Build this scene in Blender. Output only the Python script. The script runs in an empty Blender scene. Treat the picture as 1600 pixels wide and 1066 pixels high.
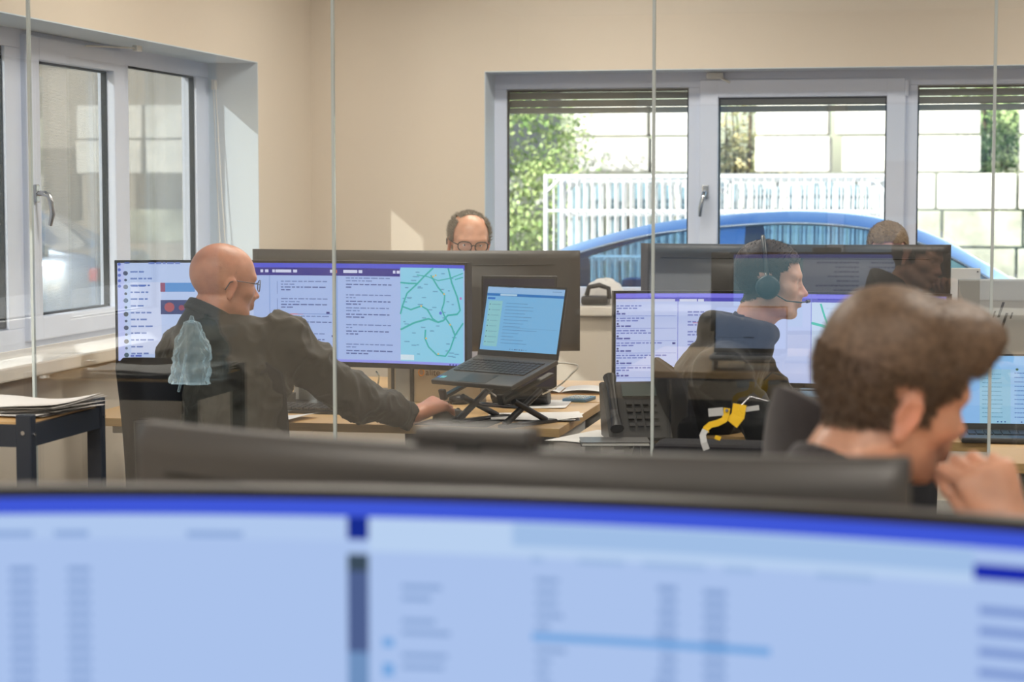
import bpy, bmesh, math, random
import numpy as np
from mathutils import Vector, Matrix, Euler, noise as mnoise

random.seed(7)
RNG = np.random.default_rng(7)
SC = bpy.context.scene
COL = SC.collection
PI = math.pi
R = math.radians

# ------------------------------------------------------------------ camera
CAM_Z = 1.47
YAW, PITCH, FPX = R(11.7), R(4.15), 3147.0
cam_d = bpy.data.cameras.new('camera')
cam = bpy.data.objects.new('camera', cam_d)
COL.objects.link(cam)
cam.location = (0, 0, CAM_Z)
cam.rotation_euler = (R(90) - PITCH, 0, YAW)
cam_d.sensor_width = 36.0
cam_d.lens = 36.0 * FPX / 1600.0
cam_d.clip_start = 0.05
cam_d.clip_end = 500
cam_d.dof.use_dof = True
cam_d.dof.focus_distance = 6.5
cam_d.dof.aperture_fstop = 4.6
SC.camera = cam

# ------------------------------------------------------------------ world, sun, exposure
SUN_DIR = Vector((0.5, 1.0, -0.425)).normalized()      # direction the light travels
w = bpy.data.worlds.new('sky'); SC.world = w
w.use_nodes = True
wn = w.node_tree; wn.nodes.clear()
sky = wn.nodes.new('ShaderNodeTexSky')
sky.sky_type = 'NISHITA'
sky.sun_disc = False
sky.sun_elevation = R(20.8)
sky.sun_rotation = math.atan2(-SUN_DIR.x, -SUN_DIR.y)
sky.air_density = 1.0; sky.dust_density = 2.0; sky.ozone_density = 1.0
bg = wn.nodes.new('ShaderNodeBackground')
bg.inputs['Strength'].default_value = 0.42
wo = wn.nodes.new('ShaderNodeOutputWorld')
wn.links.new(sky.outputs[0], bg.inputs[0]); wn.links.new(bg.outputs[0], wo.inputs[0])

sd = bpy.data.lights.new('sun', 'SUN')
sd.energy = 8.5; sd.angle = R(0.55); sd.color = (1.0, 0.965, 0.92)
so = bpy.data.objects.new('sun', sd); COL.objects.link(so)
so.rotation_euler = SUN_DIR.to_track_quat('-Z', 'Y').to_euler()
so.location = (-20, -40, 20)

SC.view_settings.view_transform = 'Standard'
SC.view_settings.look = 'None'
SC.view_settings.exposure = 0.0
SC.view_settings.gamma = 1.0
SC.view_settings.use_curve_mapping = False
SC.cycles.transparent_max_bounces = 32
SC.cycles.max_bounces = 10
SC.cycles.sample_clamp_indirect = 6.0
SC.cycles.caustics_reflective = False
SC.cycles.caustics_refractive = False

# ------------------------------------------------------------------ pixel rays -> points standing in the room
CM = Euler((R(90) - PITCH, 0, YAW)).to_matrix()
def ray(px, py):
    return CM @ Vector(((px - 800) / FPX, -(py - 533) / FPX, -1.0))
C0 = Vector((0, 0, CAM_Z))
def at_depth(px, py, d): return C0 + ray(px, py) * d
def at_Y(px, py, Y):
    r = ray(px, py); return C0 + r * (Y / r.y)
def at_X(px, py, X):
    r = ray(px, py); return C0 + r * (X / r.x)
def at_Z(px, py, Z):
    r = ray(px, py); return C0 + r * ((Z - CAM_Z) / r.z)

# ------------------------------------------------------------------ materials
def lin(c):
    c = c / 255.0
    return c / 12.92 if c <= 0.04045 else ((c + 0.055) / 1.055) ** 2.4
def rgb(r, g, b): return (lin(r), lin(g), lin(b), 1.0)

def mat(name, col, rough=0.5, metal=0.0, bump=0.0, bscale=60.0, var=0.0, vscale=8.0, spec=0.5, sss=0.0, coat=0.0, alpha=None, sheen=0.0, stretch=None):
    m = bpy.data.materials.new(name); m.use_nodes = True
    nt = m.node_tree; b = nt.nodes['Principled BSDF']
    b.inputs['Base Color'].default_value = col
    b.inputs['Roughness'].default_value = rough
    b.inputs['Metallic'].default_value = metal
    b.inputs['Specular IOR Level'].default_value = spec
    if coat: b.inputs['Coat Weight'].default_value = coat
    if sheen: b.inputs['Sheen Weight'].default_value = sheen
    if sss:
        b.inputs['Subsurface Weight'].default_value = sss
        b.inputs['Subsurface Radius'].default_value = (0.012, 0.005, 0.003)
    tc = nt.nodes.new('ShaderNodeTexCoord')
    vec = tc.outputs['Object']
    if stretch:
        mp = nt.nodes.new('ShaderNodeMapping'); mp.inputs['Scale'].default_value = stretch
        nt.links.new(vec, mp.inputs[0]); vec = mp.outputs[0]
    if var:
        n = nt.nodes.new('ShaderNodeTexNoise'); n.inputs['Scale'].default_value = vscale; n.inputs['Detail'].default_value = 5
        mr = nt.nodes.new('ShaderNodeMapRange')
        mr.inputs['From Min'].default_value = 0.3; mr.inputs['From Max'].default_value = 0.7
        mr.inputs['To Min'].default_value = 1 - var; mr.inputs['To Max'].default_value = 1 + var
        mx = nt.nodes.new('ShaderNodeMix'); mx.data_type = 'RGBA'; mx.blend_type = 'MULTIPLY'; mx.inputs['Factor'].default_value = 1
        mx.inputs['A'].default_value = col
        nt.links.new(vec, n.inputs['Vector']); nt.links.new(n.outputs['Fac'], mr.inputs['Value'])
        nt.links.new(mr.outputs[0], mx.inputs['B']); nt.links.new(mx.outputs['Result'], b.inputs['Base Color'])
    if bump:
        n2 = nt.nodes.new('ShaderNodeTexNoise'); n2.inputs['Scale'].default_value = bscale; n2.inputs['Detail'].default_value = 4
        bp = nt.nodes.new('ShaderNodeBump'); bp.inputs['Strength'].default_value = bump; bp.inputs['Distance'].default_value = 0.01
        nt.links.new(vec, n2.inputs['Vector']); nt.links.new(n2.outputs['Fac'], bp.inputs['Height']); nt.links.new(bp.outputs[0], b.inputs['Normal'])
    return m

def glass_mat(name, tint=(1, 1, 1, 1), ior=1.45, rough=0.0):
    m = bpy.data.materials.new(name); m.use_nodes = True
    nt = m.node_tree; nt.nodes.clear()
    o = nt.nodes.new('ShaderNodeOutputMaterial'); mx = nt.nodes.new('ShaderNodeMixShader')
    t = nt.nodes.new('ShaderNodeBsdfTransparent'); t.inputs[0].default_value = tint
    g = nt.nodes.new('ShaderNodeBsdfGlossy'); g.inputs['Roughness'].default_value = rough
    f = nt.nodes.new('ShaderNodeFresnel'); f.inputs['IOR'].default_value = ior
    gm = nt.nodes.new('ShaderNodeNewGeometry')
    # keep the outside IOR on both faces of the pane
    inv = nt.nodes.new('ShaderNodeMath'); inv.operation = 'DIVIDE'; inv.inputs[0].default_value = 1.0; inv.inputs[1].default_value = ior
    ms = nt.nodes.new('ShaderNodeMix'); ms.data_type = 'FLOAT'
    ms.inputs['A'].default_value = ior
    nt.links.new(gm.outputs['Backfacing'], ms.inputs['Factor']); nt.links.new(inv.outputs[0], ms.inputs['B'])
    nt.links.new(ms.outputs['Result'], f.inputs['IOR'])
    nt.links.new(f.outputs[0], mx.inputs[0]); nt.links.new(t.outputs[0], mx.inputs[1]); nt.links.new(g.outputs[0], mx.inputs[2])
    nt.links.new(mx.outputs[0], o.inputs[0])
    return m

def emis(name, col, s=1.0):
    m = bpy.data.materials.new(name); m.use_nodes = True
    nt = m.node_tree; nt.nodes.clear()
    o = nt.nodes.new('ShaderNodeOutputMaterial'); e = nt.nodes.new('ShaderNodeEmission')
    e.inputs[0].default_value = col; e.inputs[1].default_value = s
    nt.links.new(e.outputs[0], o.inputs[0]); return m

_scr = {}
def scr(r, g, b):
    """light given off by a lit display in this colour"""
    k = (int(r), int(g), int(b))
    if k not in _scr: _scr[k] = emis('display_light_%d_%d_%d' % k, rgb(*k), 1.0)
    return _scr[k]

def leaf_mat(name, col, col2):
    m = bpy.data.materials.new(name); m.use_nodes = True
    nt = m.node_tree; b = nt.nodes['Principled BSDF']; b.inputs['Roughness'].default_value = 0.6
    tc = nt.nodes.new('ShaderNodeTexCoord'); n = nt.nodes.new('ShaderNodeTexNoise'); n.inputs['Scale'].default_value = 5.0
    n.inputs['Detail'].default_value = 6
    cr = nt.nodes.new('ShaderNodeValToRGB'); cr.color_ramp.elements[0].color = col; cr.color_ramp.elements[1].color = col2
    cr.color_ramp.elements[0].position = 0.38; cr.color_ramp.elements[1].position = 0.62
    nt.links.new(tc.outputs['Object'], n.inputs['Vector']); nt.links.new(n.outputs['Fac'], cr.inputs[0]); nt.links.new(cr.outputs[0], b.inputs['Base Color'])
    return m

M = {}
M['wall'] = mat('wall_paint', rgb(222, 211, 196), 0.9, bump=0.05, bscale=220, spec=0.2)
M['reveal'] = mat('reveal_paint', rgb(208, 220, 230), 0.85, bump=0.04, bscale=200, spec=0.2)
M['ceil'] = mat('ceiling_paint', rgb(238, 236, 230), 0.9, bump=0.1, bscale=90, spec=0.2)
M['floor'] = mat('carpet', rgb(92, 92, 96), 0.95, bump=0.5, bscale=400, var=0.15, vscale=120, spec=0.1)
M['upvc'] = mat('white_window_plastic', rgb(216, 224, 242), 0.35, var=0.01, vscale=4)
M['gasket'] = mat('black_rubber', rgb(28, 30, 32), 0.6)
M['sill'] = mat('sill_stone', rgb(226, 218, 206), 0.35, var=0.03, vscale=20)
M['pane'] = glass_mat('window_glass', (0.97, 0.99, 0.985, 1), 1.4)
M['part'] = glass_mat('partition_glass', (0.975, 0.99, 0.985, 1), 1.86)
M['joint'] = mat('glass_joint', rgb(196, 206, 206), 0.25, coat=0.4)
M['alu'] = mat('brushed_aluminium', rgb(176, 178, 180), 0.35, 0.9, bump=0.05, bscale=300)
M['steel'] = mat('satin_steel', rgb(190, 192, 196), 0.22, 1.0)
M['blackp'] = mat('black_plastic', rgb(34, 34, 36), 0.42, bump=0.06, bscale=500)
M['dgrey'] = mat('dark_grey_plastic', rgb(70, 69, 69), 0.38, bump=0.05, bscale=500)
M['silverp'] = mat('silver_plastic', rgb(160, 164, 168), 0.4, 0.3)
M['bezel'] = mat('bezel_plastic', rgb(22, 24, 26), 0.35)
M['oak'] = mat('oak_laminate', rgb(214, 176, 122), 0.42, var=0.09, vscale=6, stretch=(2, 30, 30))
M['whitel'] = mat('white_laminate', rgb(214, 212, 206), 0.45)
M['paper'] = mat('paper', rgb(236, 234, 232), 0.9, bump=0.06, bscale=20)
M['trol'] = mat('dark_blue_powdercoat', rgb(38, 46, 60), 0.4, bump=0.1, bscale=600)
M['chair'] = mat('black_chair_fabric', rgb(30, 31, 38), 0.95, bump=0.5, bscale=700, var=0.1, vscale=90)
M['fleece'] = mat('dark_fleece', rgb(50, 46, 48), .95, var=.12, vscale=40, sheen=.2)
M['yellow'] = mat('yellow_webbing', rgb(240, 196, 30), 0.6, bump=0.3, bscale=500)
M['greyw'] = mat('grey_webbing', rgb(190, 194, 196), 0.6, bump=0.3, bscale=500)
M['grasst'] = mat('lawn', rgb(120, 150, 80), 0.9, bump=0.6, bscale=60, var=0.2, vscale=3)
M['asph'] = mat('asphalt', rgb(150, 150, 150), 0.9, bump=0.4, bscale=80, var=0.08, vscale=3)
M['paving'] = mat('concrete_paving', rgb(168, 164, 156), 0.9, bump=0.3, bscale=40, var=0.06, vscale=4)
M['galv'] = mat('galvanised_steel', rgb(214, 218, 222), 0.45, 0.35)
M['slat'] = mat('shutter_grey', rgb(170, 168, 158), 0.5, 0.1)

# ------------------------------------------------------------------ mesh builder
class MB:
    def __init__(s): s.v = []; s.f = []; s.mi = []; s.sm = []
    def add(s, verts, faces, mi=0, smooth=False):
        o = len(s.v)
        s.v.extend([tuple(p) for p in verts])
        for f in faces:
            s.f.append(tuple(i + o for i in f)); s.mi.append(mi); s.sm.append(smooth)
        return s
    def box(s, c, d, rot=None, mi=0, bev=0.0):
        hx, hy, hz = d[0] / 2, d[1] / 2, d[2] / 2
        c = Vector(c)
        if bev <= 0 or bev >= min(hx, hy, hz):
            vs = [Vector((x, y, z)) for x in (-hx, hx) for y in (-hy, hy) for z in (-hz, hz)]
            fs = [(0, 1, 3, 2), (4, 6, 7, 5), (0, 4, 5, 1), (2, 3, 7, 6), (0, 2, 6, 4), (1, 5, 7, 3)]
        else:
            bm = bmesh.new(); bmesh.ops.create_cube(bm, size=1)
            for v in bm.verts: v.co = Vector((v.co.x * 2 * hx, v.co.y * 2 * hy, v.co.z * 2 * hz))
            bmesh.ops.bevel(bm, geom=bm.edges[:], offset=bev, segments=2, profile=0.6, affect='EDGES')
            bm.verts.index_update()
            vs = [v.co.copy() for v in bm.verts]; fs = [[v.index for v in f.verts] for f in bm.faces]; bm.free()
        if rot is not None:
            rm = rot if isinstance(rot, Matrix) else Euler(rot).to_matrix()
            vs = [rm @ v for v in vs]
        return s.add([v + c for v in vs], fs, mi)
    def span(s, a, b, mi=0, bev=0.0):
        c = [(a[i] + b[i]) / 2 for i in range(3)]; d = [abs(b[i] - a[i]) for i in range(3)]
        return s.box(c, d, None, mi, bev)
    def tube(s, pts, r, n=8, mi=0, smooth=True, cap=True):
        pts = [Vector(p) for p in pts]
        rs = r if isinstance(r, (list, tuple)) else [r] * len(pts)
        rings = []; up = None
        for i, p in enumerate(pts):
            t = (pts[min(i + 1, len(pts) - 1)] - pts[max(i - 1, 0)]).normalized()
            if up is None:
                up = Vector((0, 0, 1)) if abs(t.z) < 0.9 else Vector((1, 0, 0))
            x = t.cross(up).normalized(); y = x.cross(t).normalized(); up = y
            rings.append([p + (x * math.cos(2 * PI * k / n) + y * math.sin(2 * PI * k / n)) * rs[i] for k in range(n)])
        vs = [q for rg in rings for q in rg]; fs = []
        for i in range(len(pts) - 1):
            for k in range(n):
                a = i * n + k; b = i * n + (k + 1) % n
                fs.append((a, b, b + n, a + n))
        s.add(vs, fs, mi, smooth)
        if cap:
            s.add(rings[0], [tuple(range(n - 1, -1, -1))], mi); s.add(rings[-1], [tuple(range(n))], mi)
        return s
    def cyl(s, a, b, r, n=16, mi=0, r2=None):
        return s.tube([a, b], [r, r if r2 is None else r2], n, mi)
    def lathe(s, prof, c=(0, 0, 0), n=24, mi=0, axis='z', rot=None):
        vs = []; fs = []; c = Vector(c)
        for (rr, h) in prof:
            for k in range(n):
                a = 2 * PI * k / n
                v = Vector((rr * math.cos(a), rr * math.sin(a), h))
                if rot is not None: v = rot @ v
                vs.append(v + c)
        for i in range(len(prof) - 1):
            for k in range(n):
                a = i * n + k; b = i * n + (k + 1) % n
                fs.append((a, b, b + n, a + n))
        return s.add(vs, fs, mi, True)
    def poly(s, pts, d, mi=0):
        """extrude polygon pts along vector d"""
        d = Vector(d); n = len(pts); pts = [Vector(p) for p in pts]
        vs = pts + [p + d for p in pts]
        fs = [tuple(range(n - 1, -1, -1)), tuple(range(n, 2 * n))] + [(i, (i + 1) % n, (i + 1) % n + n, i + n) for i in range(n)]
        return s.add(vs, fs, mi)
    def grid(s, fn, nu, nv, mi=0, smooth=True, flip=False):
        vs = [fn(i / nu, j / nv) for j in range(nv + 1) for i in range(nu + 1)]
        fs = []
        for j in range(nv):
            for i in range(nu):
                a = j * (nu + 1) + i
                q = (a, a + 1, a + nu + 2, a + nu + 1)
                fs.append(q[::-1] if flip else q)
        return s.add(vs, fs, mi, smooth)
    def build(s, name, mats, parent=None, recalc=True, mod=None):
        me = bpy.data.meshes.new(name)
        me.from_pydata([tuple(v) for v in s.v], [], s.f)
        if not isinstance(mats, (list, tuple)): mats = [mats]
        for m in mats: me.materials.append(M[m] if isinstance(m, str) else m)
        me.polygons.foreach_set('material_index', s.mi)
        me.polygons.foreach_set('use_smooth', s.sm)
        if recalc:
            bm = bmesh.new(); bm.from_mesh(me); bmesh.ops.recalc_face_normals(bm, faces=bm.faces); bm.to_mesh(me); bm.free()
        me.update()
        o = bpy.data.objects.new(name, me); COL.objects.link(o)
        if parent is not None: o.parent = parent
        return o

def tag(o, label=None, cat=None, group=None, kind=None):
    if label: o['label'] = label
    if cat: o['category'] = cat
    if group: o['group'] = group
    if kind: o['kind'] = kind
    return o
def thing(name, label, cat, loc=(0, 0, 0), rz=0.0, group=None, kind=None):
    o = bpy.data.objects.new(name, None); COL.objects.link(o)
    o.empty_display_size = 0.1
    o.location = loc; o.rotation_euler = (0, 0, rz)
    return tag(o, label, cat, group, kind)
def copy_tree(o, parent=None):
    c = o.copy(); COL.objects.link(c)
    if parent is not None: c.parent = parent
    for ch in list(o.children): copy_tree(ch, c)
    return c
# ------------------------------------------------------------------ distance-field sculpting (figures are one continuous surface)
class Field:
    def __init__(s, lo, hi, h):
        s.lo = np.array(lo, float); s.h = h
        n = np.ceil((np.array(hi, float) - s.lo) / h).astype(int) + 1
        s.v = np.full(tuple(n), 1.0, np.float32)
        s.n = n
    def _slice(s, lo, hi, pad):
        a = np.clip(np.floor((np.array(lo) - pad - s.lo) / s.h).astype(int), 0, s.n)
        b = np.clip(np.ceil((np.array(hi) + pad - s.lo) / s.h).astype(int) + 1, 0, s.n)
        if (b <= a).any(): return None
        sl = tuple(slice(a[i], b[i]) for i in range(3))
        ax = [s.lo[i] + s.h * np.arange(a[i], b[i]) for i in range(3)]
        P = np.stack(np.meshgrid(*ax, indexing='ij'), -1)
        return sl, P
    def _mix(s, sl, d, k, op):
        o = s.v[sl]
        if op == 'sub':
            d = -d
            if k > 0:
                hh = np.clip(0.5 - 0.5 * (d - o) / k, 0, 1); r = d * (1 - hh) + o * hh + k * hh * (1 - hh)
                r = np.maximum(r, -1)
            else: r = np.maximum(o, d)
        else:
            if k > 0:
                hh = np.clip(0.5 + 0.5 * (o - d) / k, 0, 1); r = o * (1 - hh) + d * hh - k * hh * (1 - hh)
            else: r = np.minimum(o, d)
        s.v[sl] = r.astype(np.float32)
    def ell(s, c, r, mtx=None, k=0.01, op='add'):
        c = np.array(c, float); r = np.array(r, float)
        if mtx is not None:
            wc = np.array(mtx @ Vector(c)); rm = np.array(mtx.to_3x3())
        else: wc = c; rm = np.eye(3)
        q = s._slice(wc - r.max(), wc + r.max(), 2 * k + 3 * s.h)
        if q is None: return s
        sl, P = q
        L = (P - wc) @ rm
        k0 = np.sqrt(((L / r) ** 2).sum(-1)); k1 = np.sqrt(((L / r ** 2) ** 2).sum(-1)) + 1e-9
        d = k0 * (k0 - 1) / k1
        s._mix(sl, d, k, op); return s
    def cone(s, a, b, ra, rb, mtx=None, k=0.01, op='add', flat=None):
        if mtx is not None: a = mtx @ Vector(a); b = mtx @ Vector(b)
        a = np.array(a, float); b = np.array(b, float)
        m = max(ra, rb)
        q = s._slice(np.minimum(a, b) - m, np.maximum(a, b) + m, 2 * k + 3 * s.h)
        if q is None: return s
        sl, P = q
        ba = b - a; t = np.clip(((P - a) @ ba) / max(ba @ ba, 1e-9), 0, 1)
        X = P - a - t[..., None] * ba
        if flat is not None:     # (direction, factor): flatten the section along a direction
            dv = np.array(flat[0], float); dv /= np.linalg.norm(dv); c = X @ dv
            X = X + (c * (flat[1] - 1))[..., None] * dv
        d = np.sqrt((X ** 2).sum(-1)) - (ra + (rb - ra) * t)
        s._mix(sl, d, k, op); return s
    def plane_cut(s, p, n):
        """keep the side the normal n points away from"""
        ax = [s.lo[i] + s.h * np.arange(s.n[i]) for i in range(3)]
        n = np.array(n, float); n /= np.linalg.norm(n); p = np.array(p, float)
        d = ((ax[0] - p[0]) * n[0])[:, None, None] + ((ax[1] - p[1]) * n[1])[None, :, None] + ((ax[2] - p[2]) * n[2])[None, None, :]
        s.v = np.maximum(s.v, d.astype(np.float32)); return s
    def mesh(s):
        v = s.v; ins = v < 0
        c = np.zeros(tuple(s.n - 1), np.uint8)
        for dx in (0, 1):
            for dy in (0, 1):
                for dz in (0, 1):
                    c += ins[dx:s.n[0] - 1 + dx, dy:s.n[1] - 1 + dy, dz:s.n[2] - 1 + dz]
        act = (c > 0) & (c < 8)
        idx = -np.ones(act.shape, np.int64); cells = np.argwhere(act); idx[act] = np.arange(len(cells))
        acc = np.zeros((len(cells), 3)); cnt = np.zeros(len(cells))
        i, j, k = cells.T
        for ax in range(3):
            o = [0, 1, 2]; o.remove(ax)
            for p in (0, 1):
                for q in (0, 1):
                    off = np.zeros(3, int); off[o[0]] = p; off[o[1]] = q
                    e = np.zeros(3, int); e[ax] = 1
                    va = v[i + off[0], j + off[1], k + off[2]]; vb = v[i + off[0] + e[0], j + off[1] + e[1], k + off[2] + e[2]]
                    x = (va < 0) != (vb < 0)
                    t = np.where(x, va / np.where(x, va - vb, 1), 0)
                    pos = np.tile(off.astype(float), (len(cells), 1)); pos[:, ax] += t
                    acc[x] += pos[x]; cnt[x] += 1
        V = (cells + acc / cnt[:, None]) * s.h + s.lo
        F = []
        for ax in range(3):
            a_, b_ = [q for q in range(3) if q != ax]
            sl0 = [slice(None)] * 3; sl1 = [slice(None)] * 3
            sl0[ax] = slice(0, -1); sl1[ax] = slice(1, None)
            x = ins[tuple(sl0)] != ins[tuple(sl1)]
            e = np.argwhere(x)
            e = e[(e[:, a_] > 0) & (e[:, b_] > 0) & (e[:, a_] < s.n[a_] - 1) & (e[:, b_] < s.n[b_] - 1)]
            q = []
            for (p, r_) in ((1, 1), (0, 1), (0, 0), (1, 0)):
                g = e.copy(); g[:, a_] -= p; g[:, b_] -= r_
                q.append(idx[g[:, 0], g[:, 1], g[:, 2]])
            f = np.stack(q, 1)
            sgn = ins[e[:, 0], e[:, 1], e[:, 2]]
            if ax == 1: sgn = ~sgn
            f = np.where(sgn[:, None], f, f[:, ::-1])
            F.append(f)
        F = np.concatenate(F); F = F[(F >= 0).all(1)]
        return V, F

def vnoise(P, sc, seed=0):
    """value noise on an Nx3 array"""
    Q = P * sc + seed * 17.13
    i = np.floor(Q).astype(np.int64); f = Q - i; f = f * f * (3 - 2 * f)
    def h(a, b, c):
        x = (a * 374761393 + b * 668265263 + c * 2147483647 + seed * 1274126177) & 0xffffffff
        x = ((x ^ (x >> 13)) * 1274126177) & 0xffffffff
        return ((x ^ (x >> 16)) & 0xffff) / 65535.0 * 2 - 1
    r = 0
    for dx in (0, 1):
        for dy in (0, 1):
            for dz in (0, 1):
                wgt = (f[:, 0] if dx else 1 - f[:, 0]) * (f[:, 1] if dy else 1 - f[:, 1]) * (f[:, 2] if dz else 1 - f[:, 2])
                r = r + wgt * h(i[:, 0] + dx, i[:, 1] + dy, i[:, 2] + dz)
    return r

def vnormals(V, F):
    n = np.zeros_like(V)
    a = V[F[:, 2]] - V[F[:, 0]]; b = V[F[:, 3]] - V[F[:, 1]]
    fn = np.cross(a, b)
    for k in range(4): np.add.at(n, F[:, k], fn)
    return n / (np.linalg.norm(n, axis=1, keepdims=True) + 1e-12)

def relax(V, F, it=1, amt=0.5):
    for _ in range(it):
        acc = np.zeros_like(V); cnt = np.zeros(len(V))
        for a, b in ((0, 1), (1, 2), (2, 3), (3, 0)):
            np.add.at(acc, F[:, a], V[F[:, b]]); np.add.at(acc, F[:, b], V[F[:, a]])
            np.add.at(cnt, F[:, a], 1); np.add.at(cnt, F[:, b], 1)
        V = V * (1 - amt) + amt * acc / np.maximum(cnt, 1)[:, None]
    return V

def np_obj(name, V, F, m, parent=None, smooth=True, origin=None):
    """origin: world location of the parent, verts are given in world space"""
    if origin is not None: V = V - np.array(origin)
    me = bpy.data.meshes.new(name)
    me.from_pydata(V.tolist(), [], F.tolist())
    for q in (m if isinstance(m, (list, tuple)) else [m]): me.materials.append(q)
    me.polygons.foreach_set('use_smooth', [smooth] * len(me.polygons)); me.update()
    o = bpy.data.objects.new(name, me); COL.objects.link(o)
    if parent is not None: o.parent = parent
    return o

def paint(o, cols, name='tone'):
    """per-vertex colour of the thing itself (lips, stubble, hair fade)"""
    at = o.data.color_attributes.new(name, 'FLOAT_COLOR', 'POINT')
    c = np.concatenate([cols, np.ones((len(cols), 1))], 1).astype(np.float32)
    at.data.foreach_set('color', c.ravel())
# ------------------------------------------------------------------ the room
XL, YR, XR, YB, ZC = -2.94, 9.40, 3.6, -3.6, 2.75
YG = 5.40                                   # glass partition
TH = 0.36
def struct(o): o['kind'] = 'structure'; return o
struct(MB().span((XL - TH, YB - TH, -0.1), (XR + TH, YR + TH, 0)).build('floor', 'floor'))
struct(MB().span((XL - TH, YB - TH, ZC), (XR + TH, YR + TH, ZC + 0.3)).build('ceiling', 'ceil'))

def wall_with_holes(name, axis, p0, p1, a0, a1, holes, z1=ZC):
    """wall slab between p0 and p1 across, a0..a1 along; holes = (a, b, zlo, zhi)"""
    mb = MB()
    def sp(s, e, zl, zh):
        if e - s < 1e-4 or zh - zl < 1e-4: return
        if axis == 'y': mb.span((p0, s, zl), (p1, e, zh))
        else: mb.span((s, p0, zl), (e, p1, zh))
    cur = a0
    for (a, b, zl, zh) in sorted(holes):
        sp(cur, a, 0, z1); sp(a, b, 0, zl); sp(a, b, zh, z1); cur = b
    sp(cur, a1, 0, z1)
    return struct(mb.build(name, 'wall'))
HA = (5.62, 8.61, 0.90, 2.06)
HB = (2.72, 5.10, 0.90, 2.06)
HR = (-2.08, at_Y(1715, 300, 9.61).x + .075, 0.925, 2.055)
HN = (-2.1, 2.2, 0.62, 2.2)
wall_with_holes('wall_left', 'y', XL - TH, XL, YB, YR, [HA, HB])
wall_with_holes('wall_rear', 'x', YR, YR + TH, XL - TH, XR + TH, [HR])
wall_with_holes('wall_right', 'y', XR, XR + TH, YB, YR, [])
wall_with_holes('wall_front', 'x', YB - TH, YB, XL - TH, XR + TH, [HN])
mb = MB(); mb.span((XL, YB, 0), (XL + 0.012, YR, 0.07)); struct(mb.build('baseboard_left', 'whitel'))
mb = MB(); mb.span((XL + 0.012, YR - 0.012, 0), (XR, YR, 0.07)); struct(mb.build('baseboard_rear', 'whitel'))

def lining(name, axis, w0, w1, hole):
    a, b, zl, zh = hole; t = .004
    mb = MB()
    def S_(p, q):
        if axis == 'y': mb.span((w0, p[0], p[1]), (w1, q[0], q[1]))
        else: mb.span((p[0], w0, p[1]), (q[0], w1, q[1]))
    S_((a, zl), (a + t, zh)); S_((b - t, zl), (b, zh)); S_((a + t, zh - t), (b - t, zh))
    struct(mb.build(name, 'reveal'))
lining('trim_1', 'y', XL - TH + .01, XL + .0015, HA); lining('trim_2', 'y', XL - TH + .01, XL + .0015, HB); lining('trim_3', 'x', YR - .0015, YR + TH - .01, HR)

def handle(parent, base, along, out, down=0.115, swing=0.0):
    """tilt-and-turn window handle: rosette, neck, curved grip hanging down"""
    b = Vector(base); o = Vector(out); a = Vector(along); z = Vector((0, 0, 1))
    mb = MB()
    q = o.to_track_quat('Z', 'Y').to_matrix()
    mb.box(b + o * 0.006, (0.03, 0.065, 0.012) if abs(o.x) > .5 else (0.03, 0.065, 0.012), q, 0, 0.004)
    pts = [b, b + o * 0.035, b + o * 0.052 - z * 0.006, b + o * 0.06 - z * 0.03 + a * swing * .3, b + o * 0.062 - z * 0.075 + a * swing * .8, b + o * 0.05 - z * down + a * swing]
    mb.tube(pts, [0.0095, 0.0095, 0.0105, 0.0105, 0.010, 0.008], 12)
    h = mb.build('window_handle', 'steel', parent); return h

def win_y(name, x, hole, out, bars, sashes, panes, sill_to):
    """window in a wall running along Y; x = face of the fixed frame, out = -1 outwards"""
    w_ = thing(name, None, None, (0, 0, 0), kind='structure')
    y0, y1, z0, z1 = hole
    z0 += 0.02
    f = MB()
    xo = x + out * 0.07
    f.span((x, y0, z1 - 0.07), (xo, y1, z1), bev=0.003); f.span((x, y0, z0), (xo, y1, z0 + 0.075), bev=0.003)
    for (a, b) in bars: f.span((x + .0, a, z0 + .075), (xo, b, z1 - .07), bev=0.003)
    f.build('frame', 'upvc', w_)
    for (a, b, ga, gb, zl, zh) in sashes:
        s_ = MB(); xi = x - out * 0.022; xe = x + out * 0.05
        s_.span((xi, a, zl - 0.085), (xe, ga, zh + 0.085), bev=0.006); s_.span((xi, gb, zl - 0.085), (xe, b, zh + 0.085), bev=0.006)
        s_.span((xi, ga - .004, zl - 0.085), (xe, gb + .004, zl), bev=0.006); s_.span((xi, ga - .004, zh), (xe, gb + .004, zh + 0.085), bev=0.006)
        sash = s_.build('sash', 'upvc', w_)
    for (a, b, zl, zh) in panes:
        p = MB(); p.span((x + out * 0.034, a - .005, zl - .005), (x + out * 0.040, b + .005, zh + .005)); pn = p.build('pane', 'pane', w_)
        g = MB(); t = 0.007; xa, xb = x - out * .0 + out * 0.012, x + out * 0.033
        g.span((xa, a, zl), (xb, a + t, zh)); g.span((xa, b - t, zl), (xb, b, zh)); g.span((xa, a, zl), (xb, b, zl + t)); g.span((xa, a, zh - t), (xb, b, zh))
        g.build('gasket', 'gasket', pn)
    s = MB(); s.span((x - 0.005, y0 + .001, z0 - 0.045), (sill_to, y1 - .001, z0), bev=0.006)
    s.span((XL + .001, y0 - 0.04, z0 - 0.0455), (sill_to + .004, y1 + 0.04, z0 + .0008), bev=0.006)
    s.build('sill', 'sill', w_)
    return w_

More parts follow.
